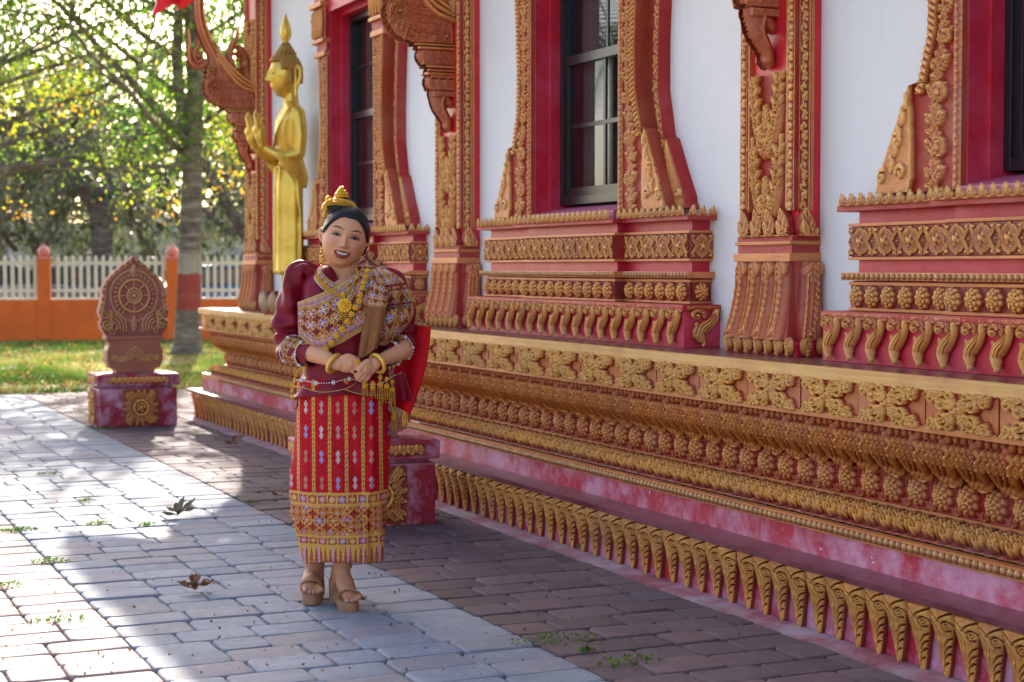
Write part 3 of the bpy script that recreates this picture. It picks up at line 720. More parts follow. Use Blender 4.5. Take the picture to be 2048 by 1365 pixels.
def make_window(first):
    w = empty('window_surround', (0, XW, 0), 0, temple)
    def b(name, mats, items, **k):
        mb = MB()
        for it in items: block(mb, *it)
        return mb.obj(name, mats, w, **k)
    C, Wg = .60, 1.29     # half widths of the middle and of the whole course
    b('lotus_base', [M['red_mid']], [(1.365, -.205, 1.058, 1.252)], bevel=.004)
    b('base_lip', [M['terra']], [(1.372, -.214, 1.236, 1.268)], bevel=.003)
    n = 18; p = 2*1.36/n
    for k in range(n): link('lotus_scroll', T_hook, w, (-1.36+(k+.5)*p, -.205+prng.uniform(-.002, .002), 1.068), (0, prng.uniform(-.02, .02), 0), (p/.150*1.02, 1, .98))
    link('lotus_scroll', T_hook, w, (1.366, -.10, 1.068), (0, 0, math.pi/2), (1.25, 1, .98))
    # rosette course, bead course, frieze, sill: centre and wings
    for (half, yf) in ((C, -.185), (Wg, -.13)):
        b('rosette_backing', [M['gold_worn']], [(half-.015, yf+.012, 1.268, 1.394)])
        b('rosette_frame', [M['fillet']], [(half, yf, 1.270, 1.283), (half, yf, 1.376, 1.390)], bevel=.002)
        b('bead_course', [M['fillet']], [(half+.025, yf-.022, 1.396, 1.428)], bevel=.003)
        b('red_course', [M['red_mid']], [(half-.03, yf+.03, 1.425, 1.68)])
        b('frieze_frame', [M['fillet']], [(half, yf-.004, 1.480, 1.492), (half, yf-.004, 1.618, 1.631)], bevel=.002)
        b('frieze_backing', [M['terra']], [(half-.01, yf+.008, 1.49, 1.62)])
        b('sill_board', [M['terra']], [(half+.04, yf-.035, 1.680, 1.706)], bevel=.003)
    def course(me, name, x0, x1, pitch, y, z, rz=0.):
        n = max(1, round((x1-x0)/pitch)); q = (x1-x0)/n
        for k in range(n): link(name, me, w, (x0+(k+.5)*q, y+prng.uniform(-.0015, .0015), z), (0, prng.uniform(-.01, .01), rz), (q/pitch, 1, 1))
    for (x0, x1, yf) in ((-C, C, -.185), (-Wg, -C-.01, -.13), (C+.01, Wg, -.13)):
        course(T_sros, 'small_rosette', x0+.01, x1-.01, .118, yf+.004, 1.330)
        course(T_dia, 'diamond_tile', x0+.01, x1-.01, .155, yf+.0, 1.555)
        course(T_crest, 'crest_leaf', x0-.015, x1+.015, .066, yf-.030, 1.700)
    for (x0, x1, yf) in ((-C-.02, C+.02, -.207), (-Wg-.02, -C-.03, -.152), (C+.03, Wg+.02, -.152)):
        nb = int((x1-x0)/.034); link('bead_moulding', bead_run('bead_moulding', nb, (x1-x0)/nb, .0135), w, (x0, yf, 1.412))
    # returns on the near end: one tile of each course
    for me, nm, z, xo in ((T_sros, 'small_rosette', 1.330, Wg-.008), (T_dia, 'diamond_tile', 1.555, Wg+.001)):
        link(nm, me, w, (xo, -.065, z), (0, 0, math.pi/2), (.80, 1, 1))
    for k in range(3): link('crest_leaf', T_crest, w, (Wg+.03, -.135+.055*k, 1.700), (0, 0, math.pi/2), (.8, 1, 1))
    # jambs in two layers, capitals, lintel
    for s in (1, -1):
        link('jamb_panel', J[1, s], w, (0, -.060, 0)); link('jamb_panel', J[0, s], w, (0, -.130, 0))
        mb = MB()
        for (z0, z1, a, d, m) in ((3.13, 3.17, .84, .17, 0), (3.17, 3.24, .80, .155, 1), (3.24, 3.27, .86, .185, 0), (3.27, 3.52, .84, .165, 1), (3.52, 3.56, .88, .20, 0), (3.56, 3.70, .82, .17, 1)):
            x0, x1 = sorted((s*.555, s*a)); mb.box(x0, x1, -d, 0, z0, z1, m)
        mb.obj('jamb_capital', [M['fillet'], M['terra']], w, bevel=.006)
        for k in range(4): link('capital_leaf', T_foot, w, (s*(.60+.07*k), -.165, 3.275), None, (.9, 1, 2.7))
        # red reveal in two steps
        mb = MB(); x0, x1 = sorted((s*.543, s*.60)); mb.box(x0, x1, -.122, .0, 1.745, 3.50); x0, x1 = sorted((s*.524, s*.605)); mb.box(x0, x1, -.035, .12, 1.745, 3.50)
        mb.obj('reveal', [M['red_mid']], w, bevel=.003)
    mb = MB(); mb.box(-.60, .60, -.135, .0, 3.47, 3.66); mb.box(-.60, .60, -.04, .12, 3.44, 3.60); mb.box(-.86, .86, -.15, 0, 3.70, 4.3); mb.obj('lintel', [M['red_mid']], w, bevel=.003)
    mb = MB(); mb.add([(-.552, -.17, 1.70), (.552, -.17, 1.70), (.552, .12, 1.70), (-.552, .12, 1.70), (-.552, -.17, 1.752), (.552, -.17, 1.752), (.552, .12, 1.812), (-.552, .12, 1.812)],
        [(0, 3, 2, 1), (4, 5, 6, 7), (0, 1, 5, 4), (1, 2, 6, 5), (2, 3, 7, 6), (3, 0, 4, 7)]); mb.obj('window_sill', [M['pink2']], w, bevel=.004)
    # black sliding sashes
    mb = MB(); a, z0, z1, zm = .53, 1.812, 3.44, 2.62
    mb.box(-a, -a+.045, .09, .16, z0, z1); mb.box(a-.045, a, .09, .16, z0, z1); mb.box(-a+.045, a-.045, .09, .16, z0, z0+.05); mb.box(-a+.045, a-.045, .09, .16, z1-.05, z1)
    mb.obj('sash_frame', [M['black']], w, bevel=.003)
    mb = MB(); mb.box(-a+.045, a-.045, .100, .135, zm, zm+.055); mb.box(-a+.045, -a+.09, .105, .135, z0+.05, zm); mb.box(a-.09, a-.045, .105, .135, z0+.05, zm); mb.box(-a+.09, a-.09, .105, .135, z0+.05, z0+.10)
    mb.obj('lower_sash', [M['black']], w, bevel=.002)
    mb = MB(); zq = (z0+.10+zm)/2; mb.box(-.012, .012, .116, .130, z0+.10, zm); mb.box(-a+.09, -.012, .116, .130, zq-.012, zq+.012); mb.box(.012, a-.09, .116, .130, zq-.012, zq+.012)
    mb.box(-.012, .012, .131, .143, zm+.055, z1-.05); zq = (zm+z1)/2; mb.box(-a+.045, -.012, .131, .143, zq-.012, zq+.012); mb.box(.012, a-.045, .131, .143, zq-.012, zq+.012)
    mb.obj('muntin', [M['black']], w)
    for (x0, x1, y, za, zb) in ((-a+.09, a-.09, .123, z0+.10, zm), (-a+.045, a-.045, .137, zm+.055, z1-.05)):
        link('pane', mesh('pane', [(x0, y, za), (x1, y, za), (x1, y, zb), (x0, y, zb)], [(0, 1, 2, 3)], M['pane']), w)
    mb = MB(); P = []
    for k in range(25): P.append((-.50+.017*k, .22+.018*math.sin(k*1.3), 0))
    V = [(p[0], p[1], 1.80) for p in P]+[(p[0], p[1], 3.45) for p in P]; n = len(P)
    mb.add(V, [(i, i+1, i+1+n, i+n) for i in range(n-1)]); mb.obj('curtain', [M['curtain']], w, smooth=True)
    for o in list(COL.objects):
        if o.parent is w and o.name.split('.')[0] in ('sash_frame', 'lower_sash', 'muntin', 'pane', 'curtain'): o.location.y = -.06
    return w
M['pink2'] = red_mat('sill_pink_paint', (.50, .07, .14), (.60, .20, .33), .35, .7, .45)
w0 = make_window(True); w0.location = (-WIN[0], XW, 0)
for yc in WIN[1:]:
    c = copy_tree(w0, temple); c.location = (-yc, XW, 0)
# ---------------------------------------------------------------- pilasters with naga brackets
def legs_rel(n, w):
    z0, z1 = 0., .345; r = Rel(w, z1-z0, int(26*n), 56, 0, z1/2); u = r.Y/z1; p = w/n
    for k in range(n):
        cx = -w/2+p*(k+.5); sway = .030
        P = [(cx+p*.10-sway*(1-q)**2*1.2, .010+.315*q) for q in np.linspace(0, 1, 10)]
        r.stroke(P, p*.46, p*.40, .026)
        for g in (-.28, -.08, .12): r.stroke([(a+g*p, b) for a, b in P], .006, .005, .032)
        for j in range(9): r.leaf(cx+p*.05-sway*(1-j/9)**2*1.2+.2*p, .03+.030*j, .032, .010, math.pi*.60, .040, 0)
        r.leaf(cx-.0, z1-.002, .10, p*.36, -math.pi/2, .040, 4); r.leaf(cx+.2*p, z1-.004, .06, p*.24, -math.pi/2+.4, .036, 0)
        r.spiral(cx-sway*.9, .026, .020, 0, 1., .010, .040)
    r.fine(.002, 70)
    f = lambda x, y, h: np.stack([x*(1+.10*(1-np.clip(y/.345, 0, 1))**2), -h-.034*(1-np.clip(y/.345, 0, 1))**2.2+.0, y], -1)
    return r.mesh('acanthus_leg_panel', M['terra'], f, thick=.05, hmax=.042, bg=.10)
def flames_rel(n, w):
    r = Rel(w, .135, int(24*n), 34, 0, .0675); p = w/n
    for k in range(n):
        cx = -w/2+p*(k+.5); r.leaf(cx, -.03, .165, p*.44, math.pi/2, .024, 4, .12); r.spiral(cx+.1*p, .030, p*.26, 0, 1.1, p*.09, .032, -1); r.leaf(cx-.1*p, .0, .08, p*.25, math.pi/2+.3, .030, 0)
    r.rect(-w/2, w/2, 0, .012, .016); r.mask = r.H > .002
    return r.mesh('flame_leaf_panel', M['gold'], thick=.02, hmax=.034)
def border_rel(H):
    w = .058; r = Rel(w, H, 14, int(H/.0075), 0, H/2); k = 0; zz = .02
    while zz < H-.02:
        s = 1 if k % 2 else -1; r.spiral(.004*s, zz, .018, 1.2*s, 1.1, .007, .020, s); r.leaf(-.01*s, zz, .035, .010, math.pi/2-.7*s, .016, 0); zz += .043; k += 1
    edge = np.abs(r.X) > w/2-.007; r.H = np.where(edge, np.maximum(r.H, .010), r.H); r.H = np.maximum(r.H, .004); r.fine(.002, 80)
    return r.mesh('border_strip', M['gold'], thick=.02, hmax=.022)
def foliage_rel(H):
    w = .300; r = Rel(w, H, 84, int(H/.0058), 0, H/2); zz = .0; k = 0
    # stacked bouquets: central bud with flame wings rising on both sides
    r2 = Rel(w, H, 84, int(H/.0058), 0, H/2)
    for z0 in (-.02, .30):
        for s in (1, -1):
            P = [(s*.02, z0+.02), (s*.085, z0+.12), (s*.110, z0+.25), (s*.120, z0+.40)]
            r.stroke(catmull(P, 5), .045, .010, .028)
            for j in range(6):
                y = z0+.04+.055*j; x = s*float(np.interp(y-z0, [.02, .12, .25, .40], [.03, .085, .110, .120]))
                rr = .026-.002*j; r.spiral(x-s*.012, y, rr, 1.5 if s > 0 else 1.6, 1.1, rr*.32, .046, s); r.leaf(x, y, .06, .015, math.pi/2-.5*s, .040, 3); r.leaf(x-s*.02, y+.01, .05, .012, math.pi/2+.6*s, .040, 0)
            r.leaf(s*.03, z0+.05, .09, .024, math.pi/2-.25*s, .044, 4)
        r.flower(0, z0+.09, .035, 6, .050, 2); r.leaf(0, z0+.10, .13, .026, math.pi/2, .042, 5); r.leaf(-.03, z0+.0, .09, .02, math.pi/2+.4, .040, 3); r.leaf(.03, z0+.0, .09, .02, math.pi/2-.4, .040, 3)
    r.fine(.003, 90)
    return r.mesh('foliage_panel', M['gold'], thick=.01, hmax=.048, rel=np.where(r.H < .004, .06, r.H/.045))
T_legs4, T_legs1, T_fl4, T_fl1 = legs_rel(4, .445), legs_rel(1, .125), flames_rel(4, .430), flames_rel(1, .11)
T_border, T_fol = border_rel(1.25), foliage_rel(.66)
def bracket_rel():
    """naga bracket seen from the side: x = distance out from the pilaster, y = height"""
    r = Rel(.76, 1.95, 130, 330, .36, 3.27)
    def S(P, w0, w1, h, n=7, g=.0): r.stroke(catmull(P, n), w0, w1, h, g)
    S([(.02, 2.36), (.035, 2.42), (.085, 2.50), (.10, 2.58)], .030, .060, .050); r.dome(.03, 2.375, .034, .034, .056); S([(.04, 2.43), (.07, 2.50), (.06, 2.56)], .014, .02, .062)
    S([(.01, 2.52), (.04, 2.57)], .03, .04, .045)
    r.rect(-.02, .135, 2.560, 2.600, .062); r.rect(-.02, .165, 2.60, 2.68, .056); r.dome(.155, 2.655, .035, .05, .06); r.rect(-.02, .155, 2.68, 2.70, .060)
    r.rect(-.02, .185, 2.70, 2.722, .070); r.rect(-.02, .175, 2.722, 2.745, .060); r.rect(-.02, .195, 2.745, 2.765, .070)
    r.rect(-.02, .215, 2.765, 2.865, .060); r.dome(.20, 2.825, .045, .06, .062)
    r.rect(-.02, .245, 2.865, 2.885, .072); r.rect(-.02, .275, 2.885, 2.905, .080)
    for k in range(3): r.leaf(.035+.06*k, 2.775, .09, .028, math.pi/2, .074, 4); r.leaf(.035+.06*k, 2.69, .085, .026, -math.pi/2, .070, 4)
    # body of the naga: fan of scales and folds
    body = [(0, 2.905), (.28, 2.905), (.40, 2.95), (.455, 3.03), (.465, 3.12), (.43, 3.22), (.40, 3.34), (.30, 3.34), (.16, 3.22), (0, 3.10)]
    P = np.array(body); x, y = r.X, r.Y; ins = np.zeros_like(x, bool)
    for i in range(len(P)):
        (xa, ya), (xb, yb) = P[i-1], P[i]
        c = ((ya > y) != (yb > y)) & (x < (xb-xa)*(y-ya)/(yb-ya+1e-12)+xa); ins ^= c
    r.up(np.where(ins, .062, 0))
    for k in range(4): S([(.10, 2.985+.05*k), (.21+.015*k, 2.985+.05*k), (.33+.01*k, 3.03+.048*k), (.395, 3.13+.035*k)], .016, .019, .084+.002*k, 6, .3)
    for k in range(3): S([(.0, 3.06+.03*k), (.13, 3.11+.045*k), (.25, 3.23+.040*k), (.34, 3.34+.04*k)], .024, .024, .096, 6)
    for k in range(5): r.leaf(.40-.035*k, 2.985-.012*k, .075, .022, math.pi*.62, .088, 3); r.leaf(.445, 3.02+.05*k, .06, .02, math.pi*.8, .090, 3)
    for k in range(4): r.spiral(.05+.085*k, 2.955, .026, k, 1.1, .009, .086)
    r.spiral(.375, 3.10, .060, 0, 1.4, .014, .104); r.spiral(.38, 3.235, .050, 1, 1.4, .013, .104, -1); r.spiral(.12, 2.945, .05, .3, 1.2, .012, .082)
    for k in range(5): r.leaf(.06+.07*k, 2.91, .07, .02, math.pi/2+.2, .080, 3)
    # neck rising past the top
    S([(.30, 3.26), (.36, 3.38), (.43, 3.52), (.485, 3.70), (.49, 3.88), (.45, 4.05), (.40, 4.20)], .070, .038, .066); S([(.32, 3.26), (.375, 3.38), (.445, 3.52), (.497, 3.70), (.50, 3.88), (.46, 4.05)], .016, .012, .086)
    S([(.28, 3.30), (.335, 3.40), (.405, 3.52), (.46, 3.70), (.465, 3.88), (.43, 4.03)], .014, .010, .082)
    # chin curl out to the left, back curl against the pilaster
    S([(.44, 3.30), (.50, 3.265), (.565, 3.30), (.59, 3.38), (.585, 3.48), (.60, 3.60)], .040, .008, .060); S([(.47, 3.33), (.52, 3.31), (.55, 3.36), (.535, 3.43)], .030, .010, .070)
    r.spiral(.515, 3.36, .045, 0, 1.2, .014, .078); S([(.52, 3.43), (.50, 3.48), (.52, 3.53)], .02, .004, .05)
    S([(.16, 3.18), (.20, 3.30), (.215, 3.40), (.18, 3.50), (.14, 3.56), (.13, 3.66)], .045, .008, .060); S([(.03, 3.12), (.06, 3.26), (.08, 3.38), (.12, 3.46)], .060, .030, .056)
    r.spiral(.135, 3.39, .055, 2, 1.5, .014, .080); r.spiral(.09, 3.27, .045, 0, 1.3, .012, .080, -1); r.spiral(.165, 3.475, .03, 1, 1.1, .01, .074)
    S([(.36, 3.40), (.34, 3.46), (.37, 3.50)], .028, .005, .05); r.up(np.where((r.X < .03) & (r.Y > 3.0) & (r.Y < 3.5), .04, 0))
    r.fine(.004, 60); r.mask = r.H > .004
    return r
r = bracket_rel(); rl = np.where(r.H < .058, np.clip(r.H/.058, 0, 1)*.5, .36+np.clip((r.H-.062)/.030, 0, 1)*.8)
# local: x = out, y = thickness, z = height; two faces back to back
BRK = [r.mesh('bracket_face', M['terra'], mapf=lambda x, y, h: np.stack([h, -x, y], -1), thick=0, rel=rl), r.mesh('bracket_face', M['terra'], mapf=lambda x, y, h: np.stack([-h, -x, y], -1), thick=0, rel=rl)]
def make_pilaster():
    w = empty('pilaster', (0, XW, 0), 0, temple); h = .225
    mb = MB(); mb.box(-h, h, -.115, 0, 1.10, 4.35, 0); mb.obj('shaft', [M['red']], w, bevel=.003)
    mb = MB(); mb.box(-.30, .30, -.170, 0, 1.058, 1.128, 0); mb.obj('foot_block', [M['red_mid']], w, bevel=.004)
    for k in range(7): link('foot_leaf', T_foot, w, (-.29+.085*(k+.5)-.0, -.168, 1.060))
    for k in range(2): link('foot_leaf', T_foot, w, (.300, -.125+.085*k, 1.060), (0, 0, math.pi/2))
    link('acanthus_leg_panel', T_legs4, w, (-.0, -.150, 1.130)); link('acanthus_leg_panel', T_legs1, w, (h+.022, -.070, 1.130), (0, 0, math.pi/2))
    mb = MB(); mb.box(-h-.008, h+.012, -.165, 0, 1.475, 1.512, 0); mb.box(-h+.004, h+.002, -.150, 0, 1.512, 1.550, 1); mb.box(-h-.006, h+.010, -.160, 0, 1.550, 1.565, 0); mb.box(-h-.0, h+.004, -.150, 0, 1.565, 1.590, 1)
    mb.obj('neck_moulding', [M['fillet'], M['terra']], w, bevel=.003)
    link('flame_leaf_panel', T_fl4, w, (0, -.140, 1.585)); link('flame_leaf_panel', T_fl1, w, (h+.012, -.075, 1.585), (0, 0, math.pi/2))
    for zz in (1.70, 2.95):
        for s in (-1, 1): link('border_strip', T_border, w, (s*(h-.030), -.128, zz))
        link('border_strip', T_border, w, (h+.002, -.092, zz), (0, 0, math.pi/2))
    mb = MB()
    for s in (-1, 1): mb.box(s*(h-.068)-.006, s*(h-.068)+.006, -.135, -.11, 1.70, 4.3)
    mb.obj('gold_rail', [M['fillet']], w, bevel=.002)
    mb = MB(); mb.box(h-.001, h+.006, -.056, -.040, 1.70, 4.3); mb.obj('side_rail', [M['fillet']], w)
    link('foliage_panel', T_fol, w, (0, -.118, 1.655))
    link('foliage_panel', T_fol, w, (0, -.118, 3.05))
    br = empty('naga_bracket', (0, -.120, 0), 0, w)
    link('bracket_face', BRK[0], br); link('bracket_face', BRK[1], br)
    return w
p0 = make_pilaster(); p0.location = (-10.45, XW, 0)
for yc in (6.56, 2.66):
    c = copy_tree(p0, temple); c.location = (-yc, XW, 0)
c = copy_tree(p0, temple); c.location = (-15.36, XW, 0)
# ---------------------------------------------------------------- boundary stelae on pedestals
def poly_mask(X, Y, P):
    ins = np.zeros_like(X, bool)
    for i in range(len(P)):
        (xa, ya), (xb, yb) = P[i-1], P[i]
        ins ^= ((ya > Y) != (yb > Y)) & (X < (xb-xa)*(Y-ya)/(yb-ya+1e-12)+xa)
    return ins
def stela_rel():
    r = Rel(.72, .74, 150, 154, 0, 1.19)
    half = [(0, 1.556), (.10, 1.485), (.20, 1.405), (.27, 1.335), (.315, 1.255), (.318, 1.15), (.335, 1.09), (.350, 1.045), (.335, 1.0), (.32, .98), (.340, .94), (.325, .885), (.285, .835), (.283, .823)]
    P = half+[(-a, b) for a, b in half[::-1]]
    ins = poly_mask(r.X, r.Y, P); r.H = np.full_like(r.X, .004)
    X, Y = r.X, r.Y; c = (0, 1.19); p = np.hypot(X-c[0], Y-c[1]); a = np.arctan2(Y-c[1], X-c[0])
    # rings, hub and eight spokes of the wheel
    r.up(np.where(np.abs(p-.148) < .014, .030*np.sqrt(np.clip(1-((p-.148)/.014)**2, 0, 1)), 0)); r.up(np.where(np.abs(p-.068) < .010, .028, 0)); r.up(np.where(p < .058, .016, 0)); r.up(np.where(np.abs(p-.042) < .008, .026, 0)); r.dome(0, 1.19, .024, .024, .040)
    for k in range(8):
        t = k*math.pi/4+math.pi/2; r.stroke([(c[0]+.072*math.cos(t), c[1]+.072*math.sin(t)), (c[0]+.142*math.cos(t), c[1]+.142*math.sin(t))], .006, .012, .026)
    r.up(np.where(np.abs(p-.232) < .012, .014, 0))
    for k in range(28):
        t = k*2*math.pi/28
        if -2.2 < math.atan2(math.sin(t), math.cos(t)) < -.95: continue
        r.leaf(.168*math.cos(t), 1.19+.168*math.sin(t), .045, .013, t+.5, .020, 0)
    # border of small flame leaves following the outline
    for s in (1, -1):
        bp = catmull(np.array([(.02*s, 1.50), (.13*s, 1.42), (.235*s, 1.33), (.278*s, 1.24), (.285*s, 1.12), (.30*s, 1.05)]), 6)
        r.stroke(bp, .007, .007, .018)
        for k in range(0, len(bp), 3): r.spiral(bp[k][0]+.008*s, bp[k][1]+.012, .020, s, 1.1, .008, .030, s); r.leaf(bp[k][0], bp[k][1], .04, .012, 1.6-.8*s, .026, 0)
        for (cx, cy, rr) in ((.285, 1.03, .05), (.27, .93, .055), (.31, .90, .03), (.22, .87, .035), (.245, 1.0, .03)): r.spiral(cx*s, cy, rr, .5, 1.5, rr*.24, .034, s)
        for k in range(5): r.leaf(.22*s, .88+.03*k, .07, .014, math.pi/2-.9*s+.2*k*s, .028, 0)
        for rr in (.055, .085, .115, .145): r.stroke([(s*(.225)+-s*rr*math.cos(q), .90+rr*1.05*math.sin(q)) for q in np.linspace(-.25, 1.25, 9)], .011, .011, .022)
    for k in range(3): r.leaf(0, 1.36+.02*k, .13-.03*k, .05-.014*k, math.pi/2, .022+.008*k, 3)
    r.leaf(0, .86, .16, .035, math.pi/2, .020, 0); r.rect(-.28, .28, .823, .835, .02); r.fine(.003, 70)
    r.mask = ins
    return r.mesh('carved_stone_face', M['stela'], thick=.13, rel=np.clip(r.H/.034, 0, 1))
M['stela'] = gold_carved('weathered_stela_paint', (.30, .03, .06), (.33, .11, .065), (.50, .25, .10), (.68, .38, .12), metal=.2, wear=.4)
def sunburst():
    w = .345; r = Rel(w, .325, 84, 80); X, Y = r.X, r.Y; p = np.hypot(X, Y); r.H = np.full_like(X, .004)
    for k in range(16):
        t = k*math.pi/8+.1; L = .11 if k % 2 else .13
        r.leaf(.07*math.cos(t), .07*math.sin(t), L, .024, t, .024, 4, .1); r.spiral(.115*math.cos(t+.2), .115*math.sin(t+.2), .018, t, 1, .007, .026)
    for sx in (1, -1):
        for sy in (1, -1): r.leaf(.08*sx, .08*sy, .09, .026, math.atan2(sy, sx), .030, 4); r.spiral(.135*sx, .11*sy, .02, 0, 1.1, .008, .026, sx); r.spiral(.11*sx, .135*sy, .02, 0, 1.1, .008, .026, sx)
    r.H = np.where(p < .078, .010, r.H); r.up(np.where(np.abs(p-.068) < .009, .034, 0)); r.spiral(0, 0, .045, 0, 1.5, .012, .032); r.dome(0, 0, .02, .02, .04)
    for k in range(5): r.dome(.035*math.cos(k*1.26), .035*math.sin(k*1.26), .014, .014, .03)
    r.fine(.003, 80); return r.mesh('sunburst_panel', M['gold_worn'], thick=.012, hmax=.034)
def scallop():
    r = Rel(.60, .062, 130, 16)
    for k in range(11): r.leaf(-.275+.055*k, -.03, .058, .024, math.pi/2, .010, 0); r.leaf(-.302+.055*k, .03, .05, .02, -math.pi/2, .012, 0)
    r.fine(.002, 90); return r.mesh('scalloped_band', M['gold_worn'], thick=.01, hmax=.013)
T_sun, T_scal, T_stela = sunburst(), scallop(), stela_rel()
def make_stela(label, loc):
    w = empty('boundary_stela', loc); tag(w, label, 'stone marker', 'carved boundary markers along the temple')
    mb = MB(); mb.box(-.383, .383, 0, .46, 0, .352); mb.box(-.40, -.375, .05, .41, 0, .33); mb.obj('pedestal_body', [M['carmine']], w, bevel=.012)
    mb = MB(); mb.box(-.35, .35, .025, .435, .352, .375); mb.box(-.405, .405, -.02, .48, .375, .482); mb.obj('pedestal_cap', [M['carmine']], w, bevel=.010)
    link('sunburst_panel', T_sun, w, (.02, -.004, .180)); link('sunburst_panel', T_sun, w, (-.405, .23, .175), (0, 0, -math.pi/2), (.9, 1, .95)); link('sunburst_panel', T_sun, w, (.387, .23, .175), (0, 0, math.pi/2), (.9, 1, .95))
    link('scalloped_band', T_scal, w, (0, -.026, .430)); link('scalloped_band', T_scal, w, (-.409, .23, .430), (0, 0, -math.pi/2), (.62, 1, 1)); link('scalloped_band', T_scal, w, (.409, .23, .430), (0, 0, math.pi/2), (.62, 1, 1))
    # stepped foot of the stela (y: 0.14 .. 0.32)
    for nm, pts in (('stela_foot', [(.19, .484), (.19, .515), (.245, .530), (.278, .60), (.278, .69), (.255, .735), (.255, .765), (.283, .790), (.283, .826)]),):
        P = pts+[(-a, b) for a, b in pts[::-1]]
        mb = MB(); mb.prism(P, .135, .325); mb.obj(nm, [M['stela_plain']], w, bevel=.004)
    mb = MB(); mb.box(-.286, .286, .125, .335, .792, .822); mb.box(-.27, .27, .128, .33, .570, .590); mb.box(-.25, .25, .131, .33, .540, .556); mb.obj('stela_moulding', [M['stela_plain']], w, bevel=.004)
    rr = Rel(.46, .12, 80, 24)
    for s in (1, -1):
        for q in (0, .03, .06): rr.stroke([(s*(.14-q), -.055), (0, .055-q)], .008, .008, .016)
        rr.spiral(.12*s, -.03, .03, 0, 1.2, .009, .018, s)
        for k in range(3): rr.leaf(s*(.15+.02*k), -.055, .06, .012, math.pi/2-.3*s, .012, 0)
    rr.mask = rr.H > .0015
    link('chevron_carving', rr.mesh('chevron_carving', M['stela'], thick=.0, hmax=.018), w, (0, .134, .66), None, (1.12, 1, 1.25))
    link('carved_stone_face', T_stela, w, (0, .165, 0)); 
    return w
M['stela_plain'] = gold_carved('stela_plain_paint', (.38, .13, .07), (.42, .18, .08), (.50, .24, .10), (.52, .25, .09), metal=.15, wear=.3)
s0 = make_stela('carved wheel stela on a square pink pedestal at the far corner of the temple base', (3.11, 15.46, 0)); s0.scale = (.92, 1, 1)
s1 = copy_tree(s0); s1.location = (3.11, 8.92, 0)
s1['label'] = 'carved stela on a pink pedestal half hidden behind the woman in the red skirt'
# ---------------------------------------------------------------- figures
def fuse(name, parts, mat, voxel=.006, smooth=4, col=None):
    """joins overlapping solids (V, F) into one continuous skin"""
    V = []; F = []
    for v, f in parts: b = len(V); V += [tuple(p) for p in v]; F += [tuple(i+b for i in q) for q in f]
    me = bpy.data.meshes.new(name); me.from_pydata(V, [], F); me.update(); me.materials.append(mat)
    o = bpy.data.objects.new('work', me); COL.objects.link(o)
    r = o.modifiers.new('r', 'REMESH'); r.mode = 'VOXEL'; r.voxel_size = voxel
    if smooth: s = o.modifiers.new('s', 'SMOOTH'); s.iterations = smooth; s.factor = .5
    dg = bpy.context.evaluated_depsgraph_get(); ev = o.evaluated_get(dg); out = bpy.data.meshes.new_from_object(ev)
    bpy.data.objects.remove(o); bpy.data.meshes.remove(me); out.name = name
    out.polygons.foreach_set('use_smooth', np.ones(len(out.polygons), bool))
    return out
def me_arrays(me):
    V = np.empty(len(me.vertices)*3, np.float32); me.vertices.foreach_get('co', V); V = V.reshape(-1, 3)
    F = [tuple(p.vertices) for p in me.polygons]; return V, F
def limb(P, rad, n=14, flat=1.0, up=None, cap=True):
    P = np.array(P, float); rad = np.array(rad, float); m = 5
    Pc = catmull(P, m); rc = catmull(np.stack([rad, rad, rad], 1), m)[:, 0]
    V, F = tube_vf(Pc, rc, n, True, flat, up)
    if cap:
        mb = MB(); mb.V, mb.F, mb.M = list(V), list(F), [0]*len(F)
        for i in (0, -1): mb.sphere(tuple(Pc[i]), float(rc[i])*.98, 10, 8)
        V, F = mb.V, mb.F
    return V, F
def ball(c, r, n=14, k=10):
    mb = MB(); mb.sphere(c, r, n, k); return mb.V, mb.F
def loft(rings, n=40, pw=2.0):
    """rings: (z, cx, cy, a, b) closed loft with end caps"""
    V = []; F = []
    for (z, cx, cy, a, b) in rings:
        for k in range(n):
            t = 2*math.pi*k/n; c, s = math.cos(t), math.sin(t)
            V.append((cx+a*np.sign(c)*abs(c)**(2/pw), cy+b*np.sign(s)*abs(s)**(2/pw), z))
    for i in range(len(rings)-1):
        for k in range(n): k2 = (k+1) % n; F.append((i*n+k, i*n+k2, (i+1)*n+k2, (i+1)*n+k))
    F.append(tuple(range(n-1, -1, -1))); F.append(tuple((len(rings)-1)*n+k for k in range(n))); return V, F
def G(x, s): return np.exp(-(x/s)**2)
